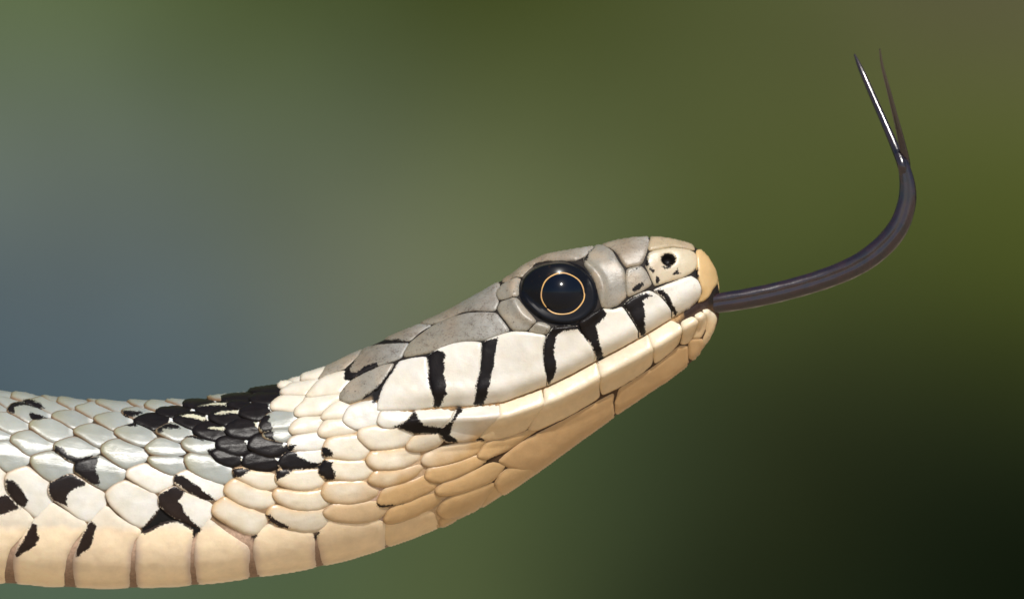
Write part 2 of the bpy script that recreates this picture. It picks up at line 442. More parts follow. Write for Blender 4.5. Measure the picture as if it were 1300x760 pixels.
SCALES = parse("""d -10.5,506.3 -7.9,491.8 7.9,491.2 19.7,494.2 25.0,499.2 14.5,502.1 7.9,504.3 0.0,503.0
d 13.8,502.4 25.0,497.1 43.4,498.7 55.3,505.0 46.1,508.3 39.5,507.0 30.3,506.3 21.1,504.7
d 31.6,508.3 39.5,506.3 55.3,505.0 68.4,508.3 82.9,511.6 94.1,517.5 84.2,520.1 71.1,522.8 57.9,518.2 44.7,512.2
d 52.0,502.4 63.2,499.5 78.9,500.8 86.8,504.1 73.7,508.3 68.4,508.7 59.2,505.3
d 71.7,507.9 85.5,503.7 105.3,505.3 118.4,510.9 107.9,513.9 100.0,514.9 94.1,517.5 84.2,512.9
d 96.7,517.5 100.0,514.9 118.4,510.3 131.6,512.9 148.7,519.5 139.5,523.4 122.4,527.4 118.4,527.6 107.9,522.8
d 108.6,507.0 122.4,503.0 139.5,503.4 148.7,506.3 143.4,508.9 131.6,512.2 118.4,509.2
d 119.5,509.5 130.0,507.8 144.5,508.4 160.3,509.5 174.7,514.7 164.2,516.3 154.3,520.0 148.4,520.0 136.6,515.0
d -10.5,502.4 0.0,502.4 14.5,503.7 26.3,505.7 31.6,508.3 23.7,510.9 15.8,514.2 11.8,515.3 0.0,508.9 -7.9,505.0
d 11.2,519.5 17.1,511.6 31.6,508.3 44.7,511.6 57.9,518.2 67.1,523.4 67.1,527.4 63.2,529.3 52.6,530.7 43.4,533.9 38.2,533.9 26.3,527.4 14.5,522.1
d -7.9,511.6 0.0,511.6 10.5,518.2 11.8,520.1 0.0,522.1 -7.9,519.5
d -10.5,523.4 0.0,522.1 11.8,522.1 26.3,527.4 39.5,535.9 38.2,541.8 27.6,545.8 17.1,548.2 7.9,544.5 -2.6,539.9 -10.5,535.3
d -10.5,541.8 0.0,542.9 7.9,545.8 14.5,550.4 15.8,555.0 7.9,557.6 -10.5,558.9
d 40.1,536.6 44.7,533.3 57.9,530.0 73.7,530.7 84.2,535.9 94.7,544.5 90.8,552.4 81.6,557.6 72.4,558.9 63.2,555.7 50.0,547.1 40.8,541.2
d 68.4,526.1 73.7,522.1 92.1,518.8 105.3,522.1 118.4,528.7 117.1,532.6 107.9,537.9 97.4,541.2 90.8,539.2 78.9,532.6 68.4,528.4
d 17.1,553.7 26.3,547.1 40.8,544.5 52.6,551.1 68.4,558.9 69.7,566.8 55.3,572.1 42.1,576.1 35.5,573.4 26.3,565.5 17.1,558.9
d 96.1,544.5 102.6,540.5 118.4,535.9 131.6,539.2 147.4,547.1 150.0,555.0 139.5,560.3 128.9,564.9 121.1,562.2 107.9,553.7 97.4,548.4
d 121.1,530.1 123.4,527.5 137.9,522.9 149.7,520.5 162.9,525.5 170.8,532.8 162.9,537.4 155.0,540.7 147.1,543.7 137.9,540.0 127.4,534.7
d 71.7,563.3 75.7,559.3 92.1,553.4 100.0,553.2 114.5,560.7 128.3,568.6 128.3,573.2 118.4,577.1 110.5,580.4 105.3,583.7 97.4,585.0 89.5,582.4 78.9,574.5 71.7,567.9
d 131.3,568.9 132.6,563.7 140.5,558.4 151.1,555.1 166.8,561.1 182.6,567.6 187.9,575.5 186.6,583.4 174.7,588.7 162.9,592.6 156.3,590.0 143.2,582.1 132.0,572.9
d -10.5,563.9 -7.9,559.3 5.3,558.7 14.5,558.0 26.3,566.6 40.8,577.1 38.2,586.3 26.3,591.6 13.2,597.5 5.3,591.6 -10.5,581.1
d 42.1,584.3 43.4,577.8 56.6,573.2 68.4,570.5 81.6,577.1 96.1,587.0 96.1,596.8 90.8,600.8 76.3,606.7 68.4,609.3 57.9,603.4 46.1,591.6
w 10.5,606.1 13.2,599.5 26.3,593.6 38.2,590.3 52.6,600.8 64.5,610.7 64.5,623.2 70.4,633.7 59.2,644.2 48.7,655.4 39.5,646.8 30.3,638.9 19.7,629.7 11.8,617.9
w 64.5,617.9 68.4,610.7 78.9,606.1 93.4,599.5 103.9,604.7 114.5,612.6 134.2,623.2 134.2,633.7 135.5,640.3 125.0,652.1 117.1,660.7 105.3,657.4 92.1,646.8 81.6,638.9 71.1,631.7 65.8,624.5
d 97.4,590.3 101.3,585.0 114.5,581.1 128.9,576.4 142.1,583.7 161.2,594.9 159.9,604.7 151.3,611.3 135.5,619.9 128.9,616.6 118.4,611.3 107.9,603.4 98.0,596.8
w -10.5,592.9 0.0,588.3 8.6,598.2 5.3,604.7 6.6,615.3 11.8,625.8 0.0,633.7 -10.5,636.3
w 163.6,599.6 165.5,595.0 176.1,589.7 186.6,586.4 198.4,592.4 222.1,601.6 220.8,612.1 214.2,617.4 202.4,623.0 194.5,621.3 182.6,614.7 169.5,606.8 164.2,602.9
w 137.9,626.6 139.2,621.3 149.7,613.4 161.6,608.2 173.4,613.4 185.3,619.3 201.7,626.6 203.7,641.1 199.7,651.6 189.2,663.4 182.6,668.0 169.5,662.1 156.3,651.6 143.2,638.4
w 204.3,629.2 208.9,621.3 224.7,615.4 235.3,622.6 248.4,627.2 269.5,637.1 272.1,643.7 268.2,654.2 258.9,668.0 252.4,668.0 239.2,660.8 222.1,654.2 210.3,644.3 204.3,637.1
w 223.4,604.2 227.4,600.3 239.2,595.0 248.4,598.9 269.5,608.2 280.0,612.1 287.9,616.1 285.3,627.9 277.4,632.9 269.5,633.2 256.3,629.2 237.9,620.7 224.7,611.4
d 236.3,583.4 237.6,578.2 244.2,573.6 254.7,575.5 266.6,576.2 273.2,580.8 286.3,588.7 296.8,595.3 298.8,603.2 291.6,609.7 286.3,612.6 278.4,611.1 260.0,604.5 242.9,595.3
d 189.9,581.8 193.2,578.2 208.9,578.2 233.9,577.6 235.3,585.8 237.9,593.7 231.3,598.3 222.1,600.9 211.6,597.6 195.8,589.7
d 186.6,567.6 189.2,563.7 201.1,554.5 214.2,555.1 227.4,561.1 235.3,568.9 235.3,575.5 220.8,576.6 203.7,576.2 191.8,573.6
d 232.6,561.1 235.3,557.1 245.8,551.2 258.9,555.8 269.5,557.1 276.1,563.7 272.1,568.9 261.6,574.9 252.4,574.2 240.5,570.3 233.9,565.7
d 199.7,546.6 203.7,542.6 214.2,536.7 222.1,534.7 235.3,540.0 245.8,546.6 243.2,551.8 230.0,558.2 222.1,557.1 207.6,550.5
d 147.1,547.9 149.7,543.3 162.9,538.7 174.7,535.4 189.2,542.6 201.1,553.2 195.8,559.7 185.3,563.7 173.4,561.7 156.3,554.5
k 172.1,532.1 182.6,525.5 198.4,521.6 214.2,526.2 220.8,530.8 214.2,536.1 203.7,540.7 195.8,542.9 186.6,538.7 173.4,534.7
d 155.0,520.9 162.9,517.6 174.7,515.0 187.9,517.6 198.4,520.9 182.6,524.9 174.7,528.2 164.2,526.2
k 198.4,521.6 205.0,517.0 222.1,513.7 237.9,514.3 249.7,518.3 243.2,520.9 232.6,524.9 224.7,526.8 211.6,525.5
k 220.8,530.8 227.4,526.2 243.2,520.9 253.7,520.3 265.5,526.2 262.9,533.4 253.7,537.4 245.8,542.0 235.3,538.7
d 207.6,508.2 219.5,503.8 235.3,503.2 248.4,505.1 243.2,507.8 232.6,511.1 222.1,509.7
d 159.6,508.2 169.5,505.0 186.6,505.0 199.7,508.8 187.9,510.8 181.3,514.3 169.5,511.1
d 182.6,513.9 193.2,509.5 211.6,509.7 228.0,511.7 216.8,515.0 201.1,519.2
k 231.3,511.7 243.2,508.2 258.9,507.4 278.7,508.0 269.5,509.7 256.3,515.0 248.4,515.7
d 261.3,504.5 267.9,500.1 281.1,497.2 296.8,496.6 312.6,496.8 304.7,499.5 288.9,502.1 278.4,504.7
k 248.8,517.9 252.1,515.3 269.2,510.0 282.4,508.0 294.2,508.0 288.9,512.6 277.1,517.9 267.9,522.5 257.4,521.8
k 279.7,505.4 291.6,502.1 304.7,499.9 316.6,497.9 328.4,496.6 317.9,502.1 316.6,505.4 303.4,505.4 290.3,506.7
k 288.3,512.0 295.5,507.4 306.1,505.4 316.6,505.4 319.9,510.7 312.6,513.9 304.7,516.6 295.5,513.9
k 265.9,528.4 271.8,521.8 283.7,515.9 295.5,515.3 305.4,518.6 304.7,528.4 296.8,533.7 288.9,538.9 279.7,535.0 271.8,531.7
k 246.4,545.9 252.4,538.7 265.5,532.8 278.7,538.7 289.9,540.7 289.2,547.9 280.0,555.8 274.7,557.8 261.6,554.5 252.4,549.9
k 304.1,524.5 308.7,516.6 320.5,510.0 333.7,508.7 342.9,510.7 342.9,516.6 345.5,519.9 337.6,527.1 329.7,531.7 317.9,529.7
k 316.6,505.4 328.4,496.8 344.2,496.2 354.7,498.2 358.0,502.1 352.1,506.1 341.6,508.7 331.1,508.7 320.5,507.6
k 312.6,494.5 328.4,488.7 338.9,487.4 352.1,487.4 362.6,490.0 357.4,495.3 344.2,495.5 329.7,496.2
k 287.0,544.9 291.6,537.6 303.4,530.4 315.3,529.7 327.1,533.0 331.1,538.9 329.7,545.5 323.2,550.8 316.6,554.7 304.7,554.1 292.9,550.8
d 330.4,540.3 333.7,531.7 342.9,523.2 352.1,519.9 367.9,519.9 378.4,523.2 374.5,532.4 367.9,542.2 352.1,543.2 336.3,546.8 331.7,545.5
d 335.0,550.1 344.2,545.5 354.7,543.2 366.6,542.9 370.5,550.8 367.9,554.7 361.3,559.3 352.1,557.4 341.6,556.1 335.7,552.8
c 344.2,514.6 346.8,509.3 354.7,502.1 365.3,499.5 378.4,499.5 387.0,500.8 386.3,507.4 382.4,513.9 375.8,520.5 360.0,518.6 345.5,517.9
c 356.1,496.8 360.0,491.6 367.9,487.0 378.4,483.7 391.6,480.4 403.4,478.4 400.8,485.0 392.9,492.9 386.3,499.1 371.8,499.1 360.0,499.5
c 361.3,483.4 371.8,478.2 385.0,475.1 381.7,480.8 378.4,483.3
c 350.8,487.2 362.6,483.7 378.4,483.4 369.2,487.0 361.3,490.9 354.7,489.6
c 381.3,481.7 386.6,474.7 403.7,464.2 416.8,461.1 408.9,471.8 402.4,478.2 390.5,479.7
e 402.4,479.7 407.6,471.8 416.8,461.6 440.5,448.2 453.7,442.6 462.2,441.6 451.1,453.4 443.2,460.0 436.6,466.6 422.1,471.2 410.3,477.1
g 439.2,481.1 437.9,473.2 440.5,466.6 448.4,456.1 461.6,442.2 480.0,436.3 493.2,433.9 506.3,433.4 519.5,433.4 514.2,442.9 510.3,452.1 498.4,457.4 480.0,462.6 461.6,471.8 448.4,479.1
g 460.5,442.2 484.2,426.4 500.0,421.6 515.8,416.3 531.6,410.7 548.7,410.0 534.2,417.9 519.7,431.7 500.0,430.1 486.8,430.8 473.7,436.3
e 430.0,502.1 432.6,495.5 443.2,482.4 461.6,471.8 485.3,461.3 501.1,458.7 494.5,473.2 485.3,486.3 480.0,494.2 472.1,495.5 461.6,504.7 449.7,509.3 443.2,511.1 432.6,507.4
c 388.6,502.8 394.5,494.2 406.3,479.7 423.4,471.2 437.9,467.9 439.2,478.4 441.8,482.4 435.3,491.6 430.7,498.2 410.3,500.8 395.8,503.7
c 374.7,524.3 376.1,517.1 386.6,507.9 387.9,503.3 399.7,501.3 420.8,498.7 431.3,498.7 427.4,507.9 416.8,515.8 410.3,523.7 393.2,525.7 380.0,527.2
c 408.9,529.6 411.6,522.4 419.5,514.5 430.0,506.6 437.9,511.8 444.5,514.5 439.2,523.7 437.2,529.6 419.5,530.5 411.6,531.2
w 437.2,534.2 437.9,527.6 443.2,515.8 453.7,511.8 472.1,506.6 477.4,514.5 483.9,522.4 480.0,531.6 480.0,538.2 464.2,541.4 453.7,543.4 444.5,539.5
c 368.2,544.7 370.8,538.2 377.4,531.6 386.6,527.0 399.7,527.0 409.6,528.3 411.6,532.9 406.3,539.5 405.0,545.4 391.8,547.0 380.0,548.7 372.1,549.3
c 405.0,548.7 406.3,542.1 414.2,531.6 436.6,530.3 439.2,536.8 453.7,545.4 451.1,548.0 432.6,550.9 415.5,553.6 408.9,552.6
w 366.8,563.2 369.5,555.3 377.4,551.3 393.2,548.9 405.0,547.4 408.9,552.6 414.2,555.9 412.2,563.2 407.6,568.4 397.1,570.0 380.0,569.3 372.1,569.7
w 354.7,588.7 358.7,578.2 367.9,572.2 385.0,571.6 410.0,569.6 412.0,578.2 411.3,584.7 398.2,590.7 383.7,593.9 371.8,594.2 360.0,592.0
c 410.3,569.7 415.5,556.6 423.4,552.6 443.2,550.9 453.7,550.7 458.9,561.8 468.2,571.1 464.2,578.9 456.3,583.2 443.2,582.5 423.4,579.9 411.6,577.6
c 406.3,596.1 412.9,581.6 423.4,580.9 443.2,584.2 462.9,584.2 465.5,592.1 472.1,598.7 469.5,605.3 458.9,609.2 443.2,609.5 427.4,607.2 415.5,606.6 407.6,601.3
c 455.0,548.7 458.9,542.1 477.4,538.8 485.3,542.1 498.4,542.8 511.6,542.8 522.1,550.0 523.4,555.3 516.8,564.5 506.3,567.8 487.9,569.3 470.8,568.4 462.9,561.8 456.3,555.3
c 465.5,581.6 470.8,572.4 491.8,571.1 512.9,569.7 522.1,573.7 530.0,575.0 533.3,581.6 531.3,589.5 518.2,595.4 495.8,595.8 477.4,594.3 468.2,588.2
c 517.1,565.5 523.7,553.7 539.5,550.4 556.6,550.4 564.5,561.6 557.9,569.5 543.4,573.4 528.9,574.3 518.4,570.1
w 480.0,535.5 482.6,525.0 485.3,521.3 498.4,521.3 526.1,521.3 522.1,528.9 514.2,535.5 506.3,539.5 498.4,542.4 487.9,541.1
w 505.3,540.0 517.1,534.7 527.0,521.6 528.9,519.9 552.6,519.2 578.9,519.2 576.3,526.8 568.4,536.1 561.8,543.9 552.6,547.9 536.8,548.2 523.7,546.8 515.8,543.9
w 559.2,545.8 565.8,537.9 573.7,530.0 578.9,520.5 585.5,519.5 638.2,513.2 632.9,530.0 622.4,543.2 611.8,556.3 607.9,560.3 592.1,561.8 584.2,562.0 569.7,561.6 563.2,555.0
i 610.0,558.9 621.8,541.8 635.0,524.7 640.3,512.5 662.6,507.9 688.9,502.4 690.3,511.6 685.0,526.1 675.8,543.2 673.2,549.1 656.1,556.3 636.3,561.8 621.8,563.8 615.3,561.6
i 674.5,549.7 679.7,532.6 688.9,510.3 695.5,500.0 717.9,490.8 758.7,466.8 760.7,480.0 762.6,493.2 765.0,506.3 760.0,511.6 728.4,531.3 702.1,544.5 686.3,551.7
i 759.7,465.0 792.6,447.9 817.6,432.8 824.2,433.4 830.8,451.8 830.8,466.3 813.7,480.8 792.6,493.9 767.0,506.4 761.7,486.1
i 824.2,431.6 834.7,425.0 851.8,414.5 862.4,410.5 865.0,419.5 863.7,436.6 858.4,445.8 842.6,460.3 833.4,465.5 830.8,451.1
i 863.7,409.2 879.5,401.3 886.1,408.9 884.7,423.4 882.1,432.6 874.2,440.5 865.0,440.5 866.3,424.7
i 880.8,400.5 890.0,395.3 895.3,401.8 898.6,411.1 896.6,424.2 892.6,432.1 882.1,432.1 886.7,417.6 886.1,408.4
i 891.3,393.9 899.2,392.4 908.4,398.6 912.4,404.5 908.4,420.3 901.8,434.7 892.6,445.3 895.3,432.1 898.6,421.6 897.9,408.4
n 788.7,496.6 805.8,486.1 832.1,468.9 851.8,453.2 863.7,442.0 875.5,442.6 875.5,465.0 851.8,486.1 818.9,509.7 783.4,537.4 770.3,542.6 780.8,521.6 786.1,508.4
n 637.0,591.8 649.5,580.0 666.6,566.2 688.9,553.9 728.4,532.2 785.0,499.7 779.7,523.4 773.2,540.5 728.4,570.8 702.1,590.5 673.2,602.4 649.5,599.1
n 875.5,434.7 882.1,432.1 892.6,432.1 905.8,430.8 893.9,453.2 882.1,463.7 876.2,467.6
t 610.5,584.6 622.4,564.5 643.4,560.5 663.2,555.0 673.7,550.4 686.3,552.0 671.1,562.9 650.0,576.1 631.6,584.2 625.0,587.9 615.8,586.8
t 538.2,588.6 540.8,580.0 552.6,574.7 568.4,568.2 584.2,565.5 618.4,563.2 621.1,565.5 614.5,574.7 609.2,582.6 597.4,586.6 581.6,591.8 563.2,595.8 550.0,597.4 540.8,593.8
t 542.1,612.2 546.1,599.7 552.6,597.4 578.9,593.2 597.4,587.9 609.2,584.2 623.7,587.9 625.0,590.8 618.4,595.8 600.0,605.0 578.9,614.2 563.2,618.2 551.3,617.1
t 556.6,628.0 565.8,619.5 584.2,614.2 605.3,605.0 626.3,593.2 636.8,594.5 644.7,599.7 631.6,614.2 626.3,618.2 605.3,626.1 584.2,632.6 565.8,635.5 557.9,633.9
t 631.6,619.5 639.5,607.6 651.3,599.1 665.8,597.1 684.2,586.6 689.5,590.5 671.1,608.9 657.9,620.8 642.1,627.4 632.9,623.4
t 556.6,655.8 565.8,642.6 578.9,634.7 605.3,626.8 626.3,617.9 628.9,621.6 611.8,636.1 602.6,643.9 592.1,647.9 573.7,654.5 563.2,658.0
t 605.3,643.3 615.8,633.4 628.9,621.6 636.8,621.6 646.1,625.5 631.6,637.4 618.4,645.3 607.9,650.5
t 553.9,675.5 557.9,661.1 573.7,655.8 592.1,649.9 603.9,646.6 592.1,659.7 573.7,670.3 561.8,678.2
t 480.0,636.1 485.3,624.2 493.2,618.3 511.6,617.6 530.0,615.0 541.8,608.4 555.0,622.9 552.4,629.5 543.2,634.7 524.7,640.3 506.3,642.9 493.2,643.3 482.6,641.3
c 468.2,609.7 472.1,600.5 480.0,597.2 498.4,598.6 518.2,597.9 532.6,593.3 538.6,600.5 530.0,609.7 516.8,615.0 493.2,618.0 477.4,615.0
c 408.9,624.9 414.2,611.1 432.6,609.7 443.2,609.7 461.6,611.1 466.8,615.0 478.7,621.6 477.4,630.8 464.2,636.7 445.8,638.9 427.4,637.6 414.2,633.4
t 410.9,648.6 423.4,638.0 445.8,639.6 472.1,636.3 480.0,637.4 494.5,643.9 490.5,653.2 477.4,661.1 461.6,663.9 443.2,662.6 424.7,659.7 414.2,654.5
t 487.9,661.7 495.8,646.6 506.3,643.6 530.0,640.7 545.8,635.4 555.0,633.4 560.3,640.0 558.9,646.6 547.1,654.5 530.0,661.1 511.6,665.3 495.8,665.7
v 490.5,702.6 491.8,681.6 491.8,667.1 505.0,666.4 530.0,661.8 547.1,656.6 553.7,659.2 548.4,675.0 540.5,685.5 524.7,694.7 498.4,706.6
v 406.3,676.3 419.5,659.5 424.7,660.8 443.2,664.1 464.2,664.1 480.0,662.1 489.2,667.1 487.9,681.6 483.3,700.0 483.9,709.2 412.9,727.6 410.9,713.2 408.3,693.4
v 325.8,696.6 328.4,683.4 333.7,671.6 344.2,666.3 357.4,663.9 369.2,669.9 385.0,675.5 396.8,677.1 398.2,692.6 399.5,708.4 402.8,732.1 333.7,749.2 328.4,718.9
v 251.7,702.6 253.0,689.5 256.3,676.3 260.3,668.7 266.8,659.5 274.7,665.8 287.9,676.3 301.1,685.5 314.2,694.1 316.2,700.0 315.5,715.8 316.8,739.5 318.2,759.2 257.6,765.8 252.4,728.9
v 177.4,709.2 178.7,686.8 182.6,676.3 195.8,671.1 211.6,663.2 222.1,661.8 235.3,664.5 246.4,672.4 243.8,682.9 240.5,702.6 240.3,723.7 243.2,742.1 245.8,768.4 179.3,771.1 176.7,728.9
v 98.0,728.9 98.0,709.2 109.2,678.9 119.7,660.5 126.3,652.6 138.2,642.1 150.0,655.5 171.1,667.4 180.3,673.7 170.4,682.9 165.8,702.6 164.5,723.7 164.5,742.1 165.1,771.1 100.0,771.1
v 23.0,728.9 22.4,710.5 27.6,693.4 43.4,664.5 50.0,657.9 56.6,650.0 68.4,638.2 78.9,644.7 97.4,655.5 111.8,664.7 102.6,675.0 92.1,689.5 83.6,709.2 81.6,728.9 82.2,744.7 83.6,768.4 22.4,765.8
v -10.5,765.8 -10.5,642.1 0.0,634.2 11.8,627.0 21.1,635.5 32.9,646.1 44.7,659.5 36.8,668.4 23.7,682.9 13.2,694.7 7.9,711.8 6.6,728.9 7.9,764.5
c 286.3,622.2 288.3,614.3 299.5,605.1 312.6,611.1 328.4,619.6 345.5,623.6 347.5,630.8 348.2,638.7 341.6,643.3 331.1,643.9 320.5,642.6 304.7,637.0 292.9,629.5
c 271.2,647.9 273.2,638.7 286.3,628.8 294.2,632.1 310.0,641.3 325.8,647.9 337.6,651.8 339.6,657.1 335.0,667.6 329.7,676.2 323.2,678.4 310.0,674.2 291.6,663.9 277.1,654.5
c 296.8,593.9 312.6,591.3 323.2,595.3 350.8,599.9 352.1,609.7 350.8,617.6 341.6,620.5 331.1,619.2 315.3,612.4 299.5,603.8
c 350.8,604.5 354.7,593.9 365.3,593.9 375.8,595.3 391.6,594.6 407.4,592.6 409.3,599.2 410.0,611.1 404.7,617.6 391.6,620.3 375.8,619.9 360.0,615.0 352.1,610.4
c 347.5,626.2 352.1,618.6 373.2,621.8 391.6,624.2 407.4,620.9 411.3,618.9 415.3,624.2 420.5,634.7 416.6,641.3 404.7,646.6 391.6,647.0 375.8,645.3 362.6,640.3 352.1,633.7
c 339.6,649.9 345.5,641.3 354.7,640.0 371.8,645.5 391.6,647.5 407.4,646.2 413.9,642.6 418.6,650.5 417.9,658.4 415.3,666.3 407.4,672.9 399.5,675.5 386.3,674.6 369.2,670.5 354.7,666.6 344.2,658.4
k 275.8,563.0 278.4,555.8 288.9,551.8 304.7,554.5 316.6,558.4 316.6,566.3 312.6,574.2 306.1,576.8 292.9,574.2 279.7,568.9
k 316.6,567.0 317.9,558.4 325.8,550.5 335.0,549.2 338.9,554.5 352.1,559.7 365.3,561.1 365.3,568.9 358.7,575.5 344.2,577.8 331.1,574.2
k 269.9,573.6 277.1,568.9 286.3,570.3 299.5,575.5 310.0,579.5 308.7,586.1 299.5,590.0 288.9,588.9 277.1,583.4
k 310.0,585.4 312.6,576.8 320.5,572.9 331.1,575.5 341.6,579.5 356.1,580.8 356.1,590.0 349.5,594.6 338.9,596.6 325.8,594.9 312.6,590.3
l 478.3,513.7 482.9,496.6 492.1,478.2 501.3,465.0 506.6,457.1 519.7,453.4 542.1,450.8 543.4,466.3 548.7,488.7 552.0,513.7 532.9,516.6 500.0,519.2 485.5,519.2
l 542.5,451.8 548.7,445.3 559.2,439.3 573.7,434.7 592.1,432.1 611.8,433.2 611.8,450.5 609.2,472.9 605.3,492.6 602.6,514.3 578.9,515.3 552.6,515.3 550.0,495.3 544.7,472.9
l 612.6,434.2 617.9,430.3 636.3,423.3 650.8,420.0 669.2,420.7 693.6,425.0 689.6,439.5 688.9,452.6 692.9,473.7 697.5,489.7 683.7,496.1 660.0,502.6 636.3,508.2 610.0,512.1 602.1,514.1 604.7,492.1 610.0,459.2
l 694.2,425.3 702.1,414.7 715.3,412.8 733.7,413.4 741.6,426.3 752.1,443.4 760.0,459.2 761.1,460.8 741.6,471.4 721.8,481.3 699.5,490.3 695.5,478.9 690.3,459.2 690.3,439.5
l 733.4,406.3 747.9,398.4 766.3,391.4 778.2,392.8 790.0,388.8 797.9,401.1 808.4,418.2 817.0,428.9 803.2,437.9 779.5,451.3 767.6,457.9 761.1,459.2 755.8,452.4 746.6,432.6 737.4,419.5
l 791.3,386.1 800.5,378.2 816.3,370.5 825.5,368.6 837.4,375.5 855.8,399.2 856.4,402.1 845.3,412.4 829.5,421.6 818.9,427.8 809.7,416.3 800.5,400.5
l 828.2,367.9 847.9,360.0 868.9,352.1 878.2,350.1 886.1,355.8 890.7,368.9 890.7,378.2 884.7,386.1 871.6,396.6 859.7,403.4 857.1,397.9 842.6,378.2
r 884.5,345.3 884.7,332.1 884.1,320.3 885.4,315.0 892.6,311.7 901.8,318.9 911.1,330.8 915.0,345.3 915.0,357.1 907.1,366.3 901.8,375.5 895.3,382.8 889.3,384.7 892.4,371.6 888.0,357.1 884.5,351.2
n2 824.2,319.2 832.1,316.6 853.2,312.8 871.6,314.7 882.1,318.6 886.7,326.8 884.7,338.7 879.5,345.3 865.0,353.2 845.3,358.4 830.8,363.3 824.2,347.9 818.9,336.1 821.6,324.2
e2 826.2,297.9 838.7,296.6 858.4,299.2 871.6,303.2 883.4,308.4 882.8,317.0 868.9,313.9 853.2,311.8 837.4,315.7 824.9,317.9 822.2,313.7
g2 757.1,309.7 776.8,300.5 797.9,297.2 824.2,297.2 823.6,309.7 820.5,320.3 816.3,332.1 812.4,336.1 795.3,339.6 790.0,333.4 782.1,318.9 772.9,311.7
e 794.6,341.3 803.2,338.3 813.7,336.3 821.6,345.3 828.4,361.1 813.7,370.3 796.6,377.8 793.3,361.1
e 740.0,326.8 747.9,318.6 757.1,311.1 767.6,310.7 776.8,316.3 784.7,330.8 793.3,342.6 793.7,361.1 795.9,376.8 784.7,387.4 771.6,392.2 763.7,390.9 759.7,376.8 755.8,359.7 749.2,346.6 741.3,337.4
g2 635.0,358.9 646.8,341.6 669.2,329.7 694.2,317.9 723.2,310.0 754.7,306.1 756.7,310.7 736.3,328.4 731.1,331.1 710.0,329.7 691.6,330.4 678.4,335.0 665.3,348.2 662.6,351.1 648.2,352.8
e 628.7,373.2 629.7,366.6 636.3,359.7 645.5,354.3 661.3,352.4 658.7,362.6 658.7,371.8 656.1,376.1 641.6,378.7 632.4,379.3
e 630.4,391.6 634.6,381.1 656.7,377.1 666.6,390.3 681.7,407.4 674.5,413.9 669.2,419.5 650.8,419.5 641.6,407.4 632.4,395.5
e 670.1,420.0 682.4,407.9 691.6,409.2 699.5,414.5 695.5,423.7 681.1,423.9
g 520.4,432.6 548.7,411.1 573.7,399.9 592.1,395.3 607.9,394.6 628.9,395.3 636.8,404.7 648.0,419.5 631.6,426.1 618.4,431.1 602.6,432.0 584.2,432.6 568.4,437.9 555.3,444.2 543.4,447.1 513.2,452.4 511.8,447.5
g 530.3,412.0 556.6,394.9 578.9,385.0 600.0,371.8 618.4,362.6 632.9,354.1 634.2,360.0 628.3,371.8 632.9,381.1 628.9,393.2 618.4,393.8 602.6,392.5 585.5,394.5 573.7,399.7 552.6,408.9""", True)
